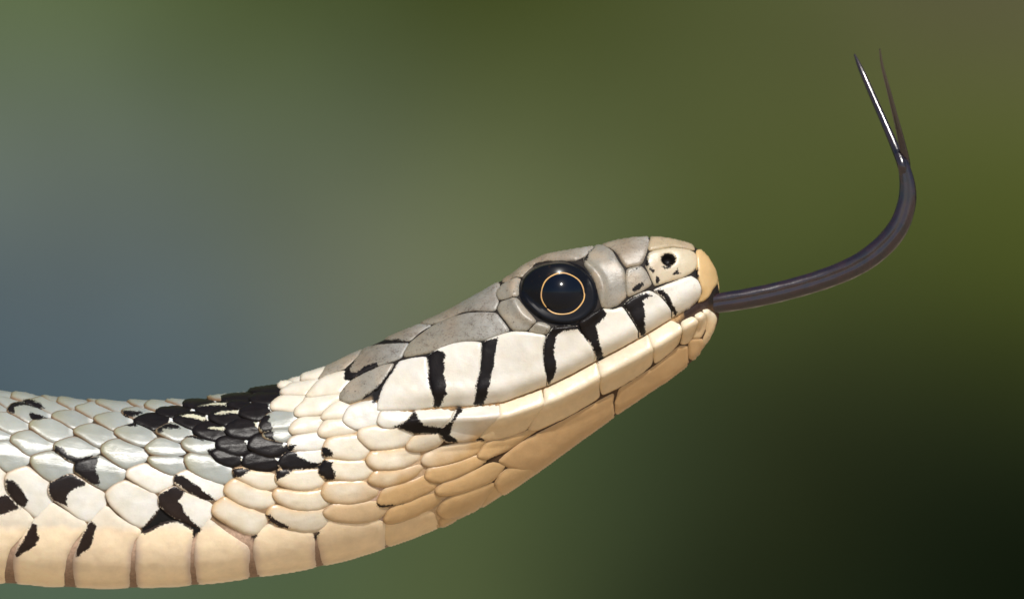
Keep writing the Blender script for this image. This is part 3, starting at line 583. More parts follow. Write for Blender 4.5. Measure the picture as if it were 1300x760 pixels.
MARKS = parse("""30.9,507.0 39.5,507.0 50.0,510.9 59.2,517.5 52.6,517.5 43.4,515.5 32.9,510.9
11.2,519.5 17.1,510.9 31.6,508.9 39.5,513.6 26.3,514.9 19.7,518.2 21.1,523.4 14.5,523.4
40.8,522.1 52.6,524.7 63.2,528.7 52.6,532.6 43.4,532.0 39.5,526.1
72.4,565.3 84.2,568.6 89.5,575.8 102.6,579.7 121.1,575.8 115.8,581.1 105.3,585.0 97.4,585.7 84.2,579.7 73.7,571.8
97.4,585.0 114.5,580.4 127.6,577.1 126.3,586.3 123.7,596.8 128.3,602.1 129.6,613.9 118.4,612.0 107.9,604.7 96.7,596.8
10.5,606.7 22.4,608.7 28.9,616.6 34.9,625.8 39.5,633.7 35.5,642.9 26.3,638.9 17.1,628.4 11.8,619.2
65.8,610.7 81.6,604.1 93.4,599.5 105.3,606.1 113.8,612.0 105.3,615.3 92.1,621.8 88.2,629.7 88.8,640.3 81.6,638.9 71.1,633.7 65.1,621.8
-11.8,633.7 11.8,625.8 19.7,633.7 30.3,643.6 19.7,646.2 9.2,650.1 -11.8,654.7
44.7,661.8 50.7,664.5 50.7,673.7 52.9,680.3 48.7,689.5 39.5,696.7 31.6,700.0 23.7,707.2 23.0,701.3 34.2,681.6
118.4,659.2 126.3,664.5 122.4,676.3 120.4,686.8 114.5,695.4 105.3,701.3 99.3,706.6 100.7,696.1 107.9,676.3
224.7,600.3 235.3,602.9 245.8,610.8 253.7,614.7 259.6,621.3 270.8,627.9 276.1,633.2 266.8,634.5 253.7,629.2 237.9,620.7 222.1,609.5
203.7,626.6 224.7,614.7 236.6,622.6 233.9,627.9 228.0,634.5 233.9,639.7 237.9,650.3 247.1,659.5 249.1,668.7 240.5,663.4 222.1,654.2 204.3,641.1
193.2,657.9 201.1,647.4 208.9,642.1 222.1,653.9 230.0,660.5 222.1,661.8 211.6,662.5 195.8,671.1 186.6,675.7 181.3,675.0 182.6,667.1
222.1,655.3 248.4,661.8 258.9,669.7 251.1,677.6 247.1,680.3 247.1,671.1 235.3,664.5 227.4,659.9
158.9,538.7 168.2,534.7 178.7,537.4 173.4,540.7 165.5,540.0
201.1,547.9 203.0,542.0 214.2,536.1 228.7,538.7 231.3,542.0 219.5,543.3 207.6,543.9 208.9,547.9 205.7,549.2
235.3,553.2 245.8,550.5 261.6,555.1 258.9,557.8 248.4,555.8
156.3,521.6 169.5,521.6 185.3,520.9 180.0,524.5 169.5,528.4 158.9,526.2
262.9,568.9 274.7,567.6 278.7,576.8 268.2,575.5
329.7,541.6 332.4,529.7 338.9,525.8 344.2,526.4 342.9,533.7 346.8,538.9 348.2,544.2 338.9,548.2 333.7,546.8
335.0,549.5 344.2,545.5 349.5,546.8 348.2,554.7 350.8,559.3 338.9,554.7
365.3,570.3 369.2,563.7 377.1,563.7 374.5,568.9 370.5,572.9
350.8,583.4 365.3,570.9 377.1,572.2 379.7,578.2 386.3,580.8 395.5,585.4 404.7,585.4 412.6,586.1 411.3,592.6 360.0,595.3
296.8,592.6 323.2,593.3 306.1,604.5 298.2,604.5
350.8,595.3 373.2,594.6 362.6,603.2 352.1,609.1
409.6,565.8 415.5,567.1 420.8,569.7 424.7,577.6 414.2,578.9 410.3,576.3
405.0,589.5 412.9,581.6 423.4,585.5 422.1,592.1 426.1,597.4 426.7,606.6 416.8,607.9 406.3,600.0
338.9,651.8 344.2,651.2 349.5,655.8 357.4,660.4 369.2,667.6 367.9,669.6 356.1,667.0 344.2,659.7
320.5,678.4 328.4,677.9 323.2,683.4 321.2,682.1
399.5,675.5 407.4,673.6 403.4,682.1 400.1,683.4
437.9,481.1 436.6,466.6 449.7,456.1 451.1,458.0 444.5,466.6 445.8,473.2 453.7,471.8 464.2,463.3 480.0,458.7 480.0,463.9 461.6,473.2 444.5,481.7
497.1,466.6 503.0,463.9 498.4,471.8 490.5,482.4 485.3,491.6 480.0,510.0 473.4,510.0 474.7,498.2 458.9,508.7 461.6,503.4 474.7,494.2 485.3,483.7
480.0,435.0 482.6,430.4 506.3,429.7 518.2,431.7 506.3,433.4
498.4,542.1 511.6,536.2 524.7,526.3 527.4,521.1 537.9,543.4 514.2,543.4
503.9,541.3 517.1,534.7 527.0,518.9 529.2,529.5 539.5,538.7 556.6,542.0 561.8,542.0 573.7,532.1 581.6,516.3 589.5,515.7 584.2,524.2 575.0,536.1 572.4,551.8 580.3,557.1 584.2,563.0 569.7,562.4 557.9,549.2 526.3,549.2
607.9,559.6 611.8,557.0 618.4,560.3 621.1,562.2 609.2,562.2
618.4,595.8 626.3,586.6 640.8,582.6 639.5,587.9 626.3,591.8
478.7,636.1 482.6,638.7 490.5,639.3 495.8,640.7 498.4,638.7 502.4,642.0 518.2,642.0 495.8,643.9 481.3,642.6
541.4,449.9 555.3,443.9 563.2,446.6 565.8,451.8 563.2,457.1 565.8,465.0 563.2,474.2 567.1,486.1 565.8,492.6 568.4,499.2 563.2,505.8 559.2,515.7 551.3,515.0 550.7,503.2 543.4,483.4 544.7,466.3
611.8,433.4 632.9,427.5 630.3,440.0 628.9,450.5 626.3,466.3 619.7,495.3 614.5,513.7 602.0,513.7 605.3,486.1 609.9,472.9
695.5,423.7 700.8,414.5 710.0,411.8 738.9,413.2 746.8,412.5 754.7,407.9 761.3,407.9 756.1,413.8 756.1,423.7 758.7,430.3 762.6,446.1 761.3,461.8 749.5,436.8 738.9,423.7 732.4,418.4 715.3,419.7 706.1,425.0 702.8,446.1 704.7,456.6 705.0,471.1 702.1,481.6 698.2,489.5 694.2,478.9 689.6,459.2 689.6,439.5
732.1,411.6 732.1,403.7 747.9,395.8 766.3,390.5 769.6,399.7 761.1,408.9 756.4,412.9 759.7,432.6 767.6,453.7 763.7,458.3 759.7,456.3 750.5,437.9 742.6,423.4
791.3,387.9 799.2,380.0 813.7,377.4 816.3,383.9 817.6,394.5 816.3,406.3 820.3,419.5 818.9,428.7 811.1,419.5 799.2,398.4
791.3,386.1 800.5,378.2 820.3,371.6 828.2,375.5 816.3,380.8 809.7,385.4 815.7,391.3 817.0,400.5 818.3,412.4 820.9,424.2 817.0,428.2 809.7,417.6
832.1,369.6 838.7,367.0 843.9,370.3 849.2,376.8 853.2,387.4 861.1,396.6 858.4,401.8 854.5,396.6 842.6,378.2
740.0,329.5 747.9,318.3 755.8,312.4 747.9,320.3 746.6,326.8 742.6,333.4
796.6,347.9 804.5,341.3 811.1,338.0 809.7,341.3 803.2,342.6
801.8,367.6 805.8,362.4 816.3,357.1 817.0,362.4 808.4,368.9 803.2,371.6
818.3,334.7 818.9,329.5 824.2,320.3 822.2,328.2 824.2,334.7 821.6,338.7
878.2,346.6 886.1,340.0 886.1,353.2
838.7,337.4 853.2,337.4 850.5,340.7 845.3,341.3
853.2,347.9 858.4,342.6 862.4,336.1 860.4,345.3 863.7,347.2 855.8,348.6
824.2,340.0 829.5,342.6 830.8,346.6 826.8,345.3
832.1,350.5 837.4,353.2 836.1,358.4 832.1,359.7""", False)
CREAM = parse("""252.1,516.6 269.2,510.7 290.3,508.7 286.3,512.6 270.5,513.9
273.2,525.8 283.7,521.2 304.7,518.6 303.4,523.2 291.6,523.2 279.7,525.8
265.9,542.9 273.2,540.9 286.3,540.3 287.6,544.2 282.4,544.9 273.2,543.6
230.0,528.2 243.2,524.9 255.0,526.2 264.2,528.2 258.9,532.1 253.7,530.8 243.2,529.5
323.2,533.7 330.4,535.0 329.7,541.6 325.8,538.9""", False)

def mark_field(P, black=False):
    m = np.full(len(P), -12.0)
    lo, hi = P.min(0) - 12, P.max(0) + 12
    if black: m[:] = 8.0
    else:
        for q in MARKS:
            if (q.max(0) < lo).any() or (q.min(0) > hi).any(): continue
            m = np.maximum(m, sdist(P, q))
    for q in CREAM:
        if (q.max(0) < lo).any() or (q.min(0) > hi).any(): continue
        m = np.minimum(m, -sdist(P, q) * 1.2)
    return np.clip(m, -12, 12)

# body: one continuous skin from snout to tail
def body():
    nth = 150
    ss = np.unique(np.concatenate([np.linspace(0, NS * 0.2, 60), np.linspace(NS * 0.2, NS - 1.01, 620)]))
    th = np.linspace(-math.pi, math.pi, nth, endpoint=False)
    SS, TT = np.meshgrid(ss, th, indexing='ij')
    P0, n = surf(SS.ravel(), TT.ravel(), -2.5 + 0.8 * np.clip((-0.6 - np.sin(TT.ravel())) / 0.2, 0, 1))
    base = P0[:, [0, 2]]
    q = sec_at(SS.ravel())
    lev = np.sin(TT.ravel())
    x = base[:, 0]
    # colour of the skin between the scales
    dors = np.array([0.055, 0.042, 0.030]); side = np.array([0.26, 0.17, 0.10]); vent = np.array([0.36, 0.25, 0.18]); head = np.array([0.020, 0.015, 0.012]); chin = np.array([0.075, 0.042, 0.022]); nape = np.array([0.55, 0.38, 0.22])
    f1 = np.clip((0.35 - lev) / 0.5, 0, 1)[:, None]
    c = dors * (1 - f1) + side * f1
    gv = np.clip((-lev - 0.38) / 0.5, 0, 1)[:, None]
    vent = np.array([0.60, 0.42, 0.31]) * (1 - gv) + np.array([0.27, 0.18, 0.13]) * gv
    f2 = np.clip((-0.22 - lev) / 0.15, 0, 1)[:, None] * np.clip((560 - x) / 60, 0, 1)[:, None]
    c = c * (1 - f2) + vent * f2
    fn = np.clip((x - 330) / 60, 0, 1)[:, None] * np.clip((0.75 - lev) / 0.3, 0, 1)[:, None] * (1 - f2)
    c = c * (1 - fn) + nape * fn
    # head zone: ahead of the jaw corner
    hz = np.clip((x - 480 - np.clip((base[:, 1] - 500) * 0.9, 0, 200)) / 25, 0, 1)[:, None]
    ym = np.interp(x, MOUTH[::-1, 0], MOUTH[::-1, 1])
    bl = np.clip((base[:, 1] - ym) / 8, 0, 1)[:, None]
    c = c * (1 - hz) + (head * (1 - bl) + chin * bl) * hz
    top = np.clip((x - 425) / 10, 0, 1)[:, None] * np.clip((ym - 10 - base[:, 1]) / 10, 0, 1)[:, None]
    c = c * (1 - top) + head * top
    mz = (np.clip(1 - segdist(base, MOUTH, closed=False) / 5.0, 0, 1) * (x > 500) * (x < 868))[:, None] ** 0.5
    c = c * (1 - mz) + np.array([0.42, 0.25, 0.11]) * mz
    mz = (np.clip(1.6 - segdist(base, MOUTH, closed=False) / 6.0, 0, 1) * np.clip((x - 862) / 10, 0, 1))[:, None]  # shadow of the mouth opening painted dark on the skin
    c = c * (1 - mz) + np.array([0.022, 0.009, 0.006]) * mz
    fr = np.cos(TT.ravel()) > 0
    mk = np.full(len(base), -12.0)
    sel = fr & (x > -30)
    mk[sel] = mark_field(base[sel])
    for ty, p in SCALES:
        if ty == 'k' :
            lo, hi = p.min(0) - 4, p.max(0) + 4
            s2 = np.where(fr & (base > lo).all(1) & (base < hi).all(1))[0]
            if len(s2): mk[s2] = np.maximum(mk[s2], sdist(base[s2], p) + 2)
    kf = np.clip(mk + 0.8, 0, 1)[:, None]
    c = c * (1 - kf) + np.array([0.008, 0.007, 0.007]) * kf
    nS = len(ss)
    F = []
    for i in range(nS - 1):
        a, b2 = i * nth, (i + 1) * nth
        for j in range(nth):
            k = (j + 1) % nth
            F.append((a + j, b2 + j, b2 + k, a + k))
    V = list(to_world(P0))
    # closed snout and tail
    V.append(to_world(P0[(nS - 1) * nth:].mean(0)[None] + np.array([[2, 0, 0]]))[0]); e1 = len(V) - 1
    V.append(to_world(P0[:nth].mean(0)[None])[0]); e0 = len(V) - 1
    for j in range(nth):
        k = (j + 1) % nth
        F.append(((nS - 1) * nth + j, e1, (nS - 1) * nth + k)); F.append((j, k, e0))
    c = np.concatenate([c, c[-1:], c[:1]])
    o = link("body", make_mesh("body", np.array(V), F, {"tint": c}), MSKIN, snake)
    return o
BODY = body()

# kinds of scale: colour, edge width, rise, tail-end lift, spacing, dusting
KIND = {
 #      tint                    posterior tint         w    H    lift keel spk  rim
 'd': ((0.336,0.352,0.328), (0.288,0.264,0.136), 1.7, 1.6, 2.6, 0.3, 0.10, 1.0),
 'w': ((0.771,0.752,0.705), (0.743,0.705,0.620), 1.8, 1.7, 2.6, 0.1, 0.0, 0.55),
 'c': ((0.80,0.74,0.63), (0.77,0.68,0.54), 2.8, 2.5, 2.4, 0.2, 0.06, 0.4),
 'k': ((0.60,0.56,0.40), (0.60,0.56,0.40), 1.7, 1.6, 2.6, 0.5, 0.0, 0.6),
 't': ((0.78,0.64,0.45), (0.74,0.57,0.37), 2.4, 2.4, 1.8, 0.0, 0.0, 0.5),
 'v': ((0.957,0.770,0.541), (0.957,0.770,0.541), 4.0, 1.6, 0.0, 0.0, 0.0, 0.3),
 'g': ((0.248,0.230,0.189), (0.276,0.239,0.170), 1.3, 1.8, 0.6, 0.0, 0.85, 0.0),
 'g2':((0.331,0.281,0.207), (0.331,0.267,0.184), 1.3, 1.8, 0.0, 0.0, 0.65, 0.0),
 'e': ((0.312,0.285,0.234), (0.289,0.250,0.179), 1.3, 1.8, 0.2, 0.0, 0.55, 0.0),
 'e2':((0.46,0.36,0.22), (0.46,0.36,0.22), 1.3, 1.8, 0.0, 0.0, 0.45, 0.0),
 'n2':((0.581,0.484,0.326), (0.528,0.458,0.334), 1.4, 2.0, 0.0, 0.0, 0.18, 0.0),
 'l': ((0.744,0.698,0.623), (0.744,0.698,0.623), 1.6, 2.2, 0.0, 0.0, 0.08, 0.1),
 'i': ((0.766,0.650,0.475), (0.766,0.650,0.475), 1.8, 2.2, 0.0, 0.0, 0.0, 0.2),
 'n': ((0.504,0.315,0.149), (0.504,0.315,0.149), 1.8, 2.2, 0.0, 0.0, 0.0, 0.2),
 'r': ((0.594,0.396,0.180), (0.594,0.396,0.180), 1.5, 2.2, 0.0, 0.0, 0.10, 0.0),
}
NAMES = {'d':'scale','w':'scale','c':'scale','k':'scale','t':'scale','v':'belly_scale','g':'head_shield','g2':'head_shield','e':'head_shield','e2':'head_shield','n2':'nose_shield','l':'lip_scale','i':'lip_scale','n':'chin_scale','r':'snout_shield'}
def chaikin(P, it, r=0.25):
    for _ in range(it):
        Q = np.roll(P, -1, axis=0)
        P = np.stack([P * (1 - r) + Q * r, P * r + Q * (1 - r)], 1).reshape(-1, 2)
    return P
def resample(P, step):
    Q = np.concatenate([P, P[:1]])
    L = np.concatenate([[0], np.cumsum(np.hypot(*(Q[1:] - Q[:-1]).T))])
    n = max(14, int(L[-1] / step))
    u = np.linspace(0, L[-1], n, endpoint=False)
    return np.stack([np.interp(u, L, Q[:, 0]), np.interp(u, L, Q[:, 1])], 1)
def offset_in(P, d):
    t = np.roll(P, -1, axis=0) - np.roll(P, 1, axis=0)
    t /= np.hypot(t[:, 0], t[:, 1])[:, None] + 1e-9
    a = 0.5 * np.sum(P[:, 0] * np.roll(P[:, 1], -1) - np.roll(P[:, 0], -1) * P[:, 1])
    n = np.stack([-t[:, 1], t[:, 0]], 1) * (1 if a > 0 else -1)
    return P + n * d
def tail_dir(c):
    s, t = inv(c[None])
    a = sec_at(np.clip(s - 8, 0, NS - 2)); b = sec_at(np.clip(s + 8, 0, NS - 1.01))
    v = (1 - t) / 2
    pa = a[:, 0:2] + (a[:, 2:4] - a[:, 0:2]) * v[:, None]; pb = b[:, 0:2] + (b[:, 2:4] - b[:, 0:2]) * v[:, None]
    d = (pa - pb)[0]
    return d / (np.hypot(*d) + 1e-9)
def c_x(P): return P[:, 0].mean()
def build_scale(ty, poly, step=1.7):
    tint, tint2, wd, H, lift, keel, spk, rimk = KIND[ty]
    gap = {'d': -1.7, 'w': -1.8, 'c': -1.5, 'k': -1.8, 't': -1.5, 'v': -3.3, 'l': -0.3, 'i': -0.45, 'n': -0.45}.get(ty, -0.15)
    headish = ty in ('g','g2','e','e2','n2','l','i','n','r','v')
    P = chaikin(chaikin(poly, 1, 0.17 if not headish else 0.13), 1, 0.25)
    P = resample(P, step)
    P = offset_in(P, gap)
    if not headish:            # the front of every scale is tucked under the one ahead
        c = P.mean(0); td = tail_dir(c)
        a = (P - c) @ td; La = np.abs(a).max()
        P = P - td * (6.0 * np.clip(-a / La - 0.1, 0, 1))[:, None]
    if ty in ('l', 'i') and P[:, 0].max() < 905:
        dm = segdist(P, MOUTH[2:], closed=False)
        ym = np.interp(P[:, 0], MOUTH[::-1, 0], MOUTH[::-1, 1])
        tgt = ym - 0.9 if ty == 'l' else ym + 0.9
        near = np.abs(P[:, 1] - ym)
        k_ = np.clip((13 - near) / 3, 0, 1) * np.clip((860 - P[:, 0]) / 6, 0, 1) if ty == 'i' else np.clip((13 - near) / 3, 0, 1) * (P[:, 0] < 876)
        if ty == 'l': k_ = k_ * np.clip((P[:, 0] - 470) / 10, 0, 1)
        P[:, 1] = P[:, 1] * (1 - k_) + tgt * k_
        # drop points that folded onto one another
        keep = np.hypot(*(P - np.roll(P, 1, axis=0)).T) > 0.25
        P = resample(P[keep], step)
    s, t = inv(P)                # shields at the outline of the body run on over its edge
    q = sec_at(s); dr = q[:, 2:4] - q[:, 0:2]; dr /= np.hypot(dr[:, 0], dr[:, 1])[:, None]
    edge = 9.0 * np.clip((-t - 0.90) / 0.07, 0, 1) - 4.0 * np.clip((t - 0.955) / 0.04, 0, 1)
    if c_x(P) < 900: P = P + dr * edge[:, None]
    P = P + rng.normal(0, 0.12, P.shape)
    rings = [P]
    size = math.sqrt(abs(0.5 * np.sum(P[:, 0] * np.roll(P[:, 1], -1) - np.roll(P[:, 0], -1) * P[:, 1])))
    for d in (0.7, 1.6, 2.8):
        R_ = offset_in(P, d)
        ok = inside(R_, P) & (segdist(R_, P) > d * 0.9)
        rings.append(R_[ok])
    lo, hi = P.min(0), P.max(0)
    gx = np.arange(lo[0], hi[0], step); gy = np.arange(lo[1], hi[1], step * 0.87)
    G = np.array([(x + (j % 2) * step / 2, y) for j, y in enumerate(gy) for x in gx])
    G = G[inside(G, P)]
    if len(G): G = G[segdist(G, P) > 3.8]
    A = np.concatenate([r for r in rings if len(r)] + ([G] if len(G) else []))
    nb = len(P)
    vs_, _, fs, _, _, _ = delaunay_2d_cdt([Vector(p) for p in A], [], [list(range(nb))], 1, 1e-5)
    A = np.array([tuple(v) for v in vs_]); F = [tuple(f) for f in fs]
    d = segdist(A, P)
    c = P.mean(0)
    td = tail_dir(np.clip(c, (-1e9, -1e9), (908, 1e9)))
    rel = (A - c)
    L = np.abs(rel @ td).max() + 1e-6
    u = (rel @ td) / L                         # +1 at the tail end
    v = rel @ np.array([-td[1], td[0]])
    wd2 = min(wd, size * 0.16 + 0.6)
    h = H * (1 - np.exp(-(d / wd2) ** 1.25)) + lift * np.clip(u, -1, 1)
    # broad pillow form
    h += {'c': 0.034, 't': 0.030, 'w': 0.018}.get(ty, 0.022) * size * (1 - np.exp(-d / (size * 0.30))) * (0.3 if headish else 1.0)
    h += 0.7 * keel * np.exp(-(v / 2.6) ** 2) * np.clip(d / 4, 0, 1)
    h += (vnoise(A, 9.0, int(c[0])) - 0.5) * 0.5
    s, t = inv(A)
    th = theta_of(s, t)
    W, n = surf(s, th, h - 2.0)
    # skirt that closes the edge down into the skin
    W2, _ = surf(s[:nb], th[:nb], np.full(nb, -5.0))
    m = mark_field(A, ty == 'k')
    pale = np.zeros(len(A))
    if ty in ('k', 'd'):         # pale base of each back scale
        pj = 0.7 + 0.5 * rng.random()
        rp = np.hypot((u + 0.78) / (0.16 * pj), (v - 0.06 * size) / (0.16 * size * pj + 1.0))
        pale = np.clip(1.5 - rp, 0, 1)
        if ty == 'k' and c[1] > 496: m = np.minimum(m, (rp - 1) * 7 + (vnoise(A, 3.0, 9) - 0.5) * 6)
    k = np.clip(u * 0.5 + 0.5, 0, 1)[:, None]
    jit = 1 + rng.normal(0, 0.035)
    kk = k ** (4 if ty == 'd' else 2)
    ti = (np.array(tint) * (1 - kk) + np.array(tint2) * kk) * jit
    pl = (pale * (0.55 if ty == 'd' else 1.0))[:, None]
    ti = ti * (1 - pl) + np.array([0.82, 0.81, 0.78]) * pl
    if ty == 'v':       # belly shields: pale shoulder, warm tan below; own colour plus painted-in edge of shade
        f = np.clip((673 + 6 * (vnoise(A, 14, 3) - 0.5) - (A[:, 1] + np.clip(A[:, 0] - 330, 0, 400) * 0.28)) / 9, 0, 1)[:, None]
        ti = ti * (1 - f) + np.array([0.76, 0.68, 0.55]) * f
        g = np.exp(-(d / 7.0) ** 2)[:, None] * np.clip(np.abs(u) * 3 - 1.2, 0, 1)[:, None] * np.clip((A[:, 1] - 675) / 25, 0, 1)[:, None]
        ti = ti * (1 - 0.7 * g) + np.array([0.50, 0.38, 0.34]) * 0.7 * g
    if ty in ('t', 'c', 'w') and c[0] > 370:       # throat tan: own warmth plus underside shade painted in, with a soft change
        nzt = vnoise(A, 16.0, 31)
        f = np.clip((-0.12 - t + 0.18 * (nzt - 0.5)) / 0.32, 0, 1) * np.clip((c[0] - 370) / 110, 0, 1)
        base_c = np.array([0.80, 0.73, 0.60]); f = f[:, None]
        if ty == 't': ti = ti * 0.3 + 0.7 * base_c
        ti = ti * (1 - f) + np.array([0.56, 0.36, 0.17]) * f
    if ty == 'l':  # lower border of the upper lip: tan pigment with its shading painted in
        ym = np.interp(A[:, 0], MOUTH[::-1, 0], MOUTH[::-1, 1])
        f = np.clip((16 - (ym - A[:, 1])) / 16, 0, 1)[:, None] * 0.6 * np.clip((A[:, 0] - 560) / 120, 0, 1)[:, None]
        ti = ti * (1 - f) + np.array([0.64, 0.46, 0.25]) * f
    if ty == 'i':  # tan away from the mouth line: shaded jaw painted into the tint
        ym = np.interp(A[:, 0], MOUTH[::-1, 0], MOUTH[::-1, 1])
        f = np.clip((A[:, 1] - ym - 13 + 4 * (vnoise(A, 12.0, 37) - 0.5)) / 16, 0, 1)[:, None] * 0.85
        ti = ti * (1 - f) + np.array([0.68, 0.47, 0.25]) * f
    if ty == 'v' and c[0] > 400:  # foremost belly shields take the throat tan, painted-in shade included
        f = float(np.clip((c[0] - 400) / 170, 0, 1))
        ti = ti * (1 - f) + np.array([0.66, 0.45, 0.23]) * f
    rim = np.exp(-(d / 1.5) ** 2) * np.clip(u * 1.6 + 0.5, 0.0, 1) * rimk
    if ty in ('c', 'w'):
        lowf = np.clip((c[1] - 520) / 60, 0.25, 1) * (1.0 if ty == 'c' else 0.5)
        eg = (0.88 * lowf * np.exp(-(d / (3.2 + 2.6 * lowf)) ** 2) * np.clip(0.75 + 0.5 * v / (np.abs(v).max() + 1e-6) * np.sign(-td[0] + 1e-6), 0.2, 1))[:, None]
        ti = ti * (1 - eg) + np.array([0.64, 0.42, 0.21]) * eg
    if ty in ('g', 'g2'):
        nz = vnoise(A, 22.0, 11)[:, None]; n5 = vnoise(A, 7.0, 12)[:, None]
        q1 = np.clip((nz - 0.35) * 2.2, 0, 1)
        ti = ti * (1 - 0.5 * q1) + np.array([0.27, 0.195, 0.125]) * 0.5 * q1
        fr_ = np.clip(-u * 1.2 - 0.1, 0, 1)[:, None] * (0.6 + 0.6 * n5)  # front end paler: own tone plus some sheen painted in
        ti = ti * (1 - 0.55 * fr_) + np.array([0.44, 0.43, 0.40]) * 0.55 * fr_
    if ty in ('e', 'n2', 'e2'):
        nz = vnoise(A, 13.0, 17)[:, None]
        q1 = np.clip((nz - 0.45) * 2.5, 0, 1)
        ti = ti * (1 - 0.45 * q1) + np.array([0.50, 0.37, 0.24]) * 0.45 * q1
    if ty in ('d', 'w', 'c', 'l'):
        nz = vnoise(A, 11.0, 23)[:, None]
        ti = ti * (1 - 0.10 * nz * np.array([0.6, 0.8, 1.5]))
    spk_ = np.full(len(A), spk)
    if ty in ('d', 'c', 'e'):
        spk_ = spk_ + 0.35 * np.clip(u - 0.45, 0, 1) * (1 if c[0] > 330 or ty == 'd' else 0)
    if ty == 'l' and c[0] > 740:
        spk_ = spk_ + 0.3 * np.clip((40 - d) / 40, 0, 1) * np.clip((400 - A[:, 1]) / 40, 0, 1)
    pore = np.full(len(A), 1.0 if ty == 'e' and c[0] < 700 else 0.0)
    dn = np.hypot((A[:, 0] - NOSTRIL[0]) / 1.15, A[:, 1] - NOSTRIL[1])
    if ty == 'n2': m = np.maximum(m, (8.3 - dn) * 1.3)  # dark of the nostril hole painted in black
    V = np.concatenate([to_world(W), to_world(W2)])
    nA = len(A)
    for i in range(nb):
        j = (i + 1) % nb
        F.append((i, nA + i, nA + j, j))
    cat = lambda a: np.concatenate([a, a[:nb]])
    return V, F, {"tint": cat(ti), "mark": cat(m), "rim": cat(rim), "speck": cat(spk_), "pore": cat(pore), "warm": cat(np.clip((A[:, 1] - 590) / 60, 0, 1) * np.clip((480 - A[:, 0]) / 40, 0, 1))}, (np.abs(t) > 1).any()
far = []
for ty, p in SCALES:
    step = 1.7
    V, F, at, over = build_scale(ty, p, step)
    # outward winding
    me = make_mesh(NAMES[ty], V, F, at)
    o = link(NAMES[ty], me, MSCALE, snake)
    # the hidden flank: the same scales seen from the other side
    if not over:
        V2 = V.copy(); V2[:, 1] *= -1
        far.append((V2, [f[::-1] for f in F], at))
def merge(name, parts):
    Vs, Fs, at, off = [], [], {}, 0
    for V, F, a in parts:
        Vs.append(V); Fs += [tuple(i + off for i in f) for f in F]; off += len(V)
        for k, v_ in a.items(): at.setdefault(k, []).append(v_)
    o = link(name, make_mesh(name, np.concatenate(Vs), Fs, {k: np.concatenate(v_) for k, v_ in at.items()}), MSCALE, snake)
    o["kind"] = "stuff"
    return o
merge("far_side_scales", far)
# scales of the trunk beyond the left edge of the picture
def trunk_scales():
    parts = []
    ring = 22
    s_stop = inv(np.array([[-14.0, 620.0]]))[0][0]
    s = 12.0; row = 0
    while s < s_stop:
        q = sec_at(np.array([s]))[0]; q2 = sec_at(np.array([s + 1]))[0]
        ds = np.hypot(*((q2[0:2] + q2[2:4]) / 2 - (q[0:2] + q[2:4]) / 2))
        half = max(8, q[4]) * 0.24 / ds
        for k in range(ring):
            thc = 2 * math.pi * (k + 0.5 * (row % 2)) / ring
            if math.sin(thc) < -0.72: continue
            hw = math.pi / ring
            pts = [(0, 0, 5)]
            for a in range(10):
                an = 2 * math.pi * a / 10
                pts.append((math.cos(an), math.sin(an), 0.5))
            pts = np.array(pts)
            sv = np.clip(s + pts[:, 0] * half * 1.15, 0, NS - 1.02); tv = thc + pts[:, 1] * hw * 1.0
            W, n = surf(sv, tv, np.where(pts[:, 2] > 1, 3.0, -1.0) - pts[:, 0] * 1.5)
            F = [(0, 1 + a, 1 + (a + 1) % 10) for a in range(10)]
            blk = (vnoise(np.array([[s * 3.0, k * 11.0]]), 20, 5)[0] > 0.72)
            ti = np.tile(np.array([0.57, 0.57, 0.50]) if math.sin(thc) > -0.1 else np.array([0.76, 0.7, 0.58]), (11, 1))
            z = np.zeros(11)
            parts.append((to_world(W), F, {"tint": ti, "mark": z + (8.0 if blk else -12.0), "rim": z + np.where(pts[:, 2] > 1, 0, 0.5), "speck": z, "pore": z, "warm": z}))
        s += half * 1.0; row += 1
    # belly shields, wrapped under
    s = 12.0
    while s < s_stop:
        q = sec_at(np.array([s]))[0]; q2 = sec_at(np.array([s + 1]))[0]
        ds = np.hypot(*((q2[0:2] + q2[2:4]) / 2 - (q[0:2] + q[2:4]) / 2))
        half = max(8, q[4]) * 0.31 / ds
        tt = np.linspace(-math.pi / 2 - 0.8, -math.pi / 2 + 0.8, 18)
        sv = np.array([s - half * 0.95, s - half * 0.8, s, s + half * 0.8, s + half * 0.95])
        hh = np.array([-1, 4, 5, 4, -1.0])
        A, B = np.meshgrid(np.clip(sv, 0, NS - 1.02), tt, indexing='ij')
        W, n = surf(A.ravel(), B.ravel(), np.repeat(hh, 18))
        F = [(i * 18 + j, (i + 1) * 18 + j, (i + 1) * 18 + j + 1, i * 18 + j + 1) for i in range(4) for j in range(17)]
        z = np.zeros(len(W))
        parts.append((to_world(W), F, {"tint": np.tile(np.array([0.72, 0.52, 0.31]), (len(W), 1)), "mark": z - 12.0, "rim": z, "speck": z, "pore": z, "warm": z}))
        s += half * 2
    merge("trunk_scales", parts)
trunk_scales()

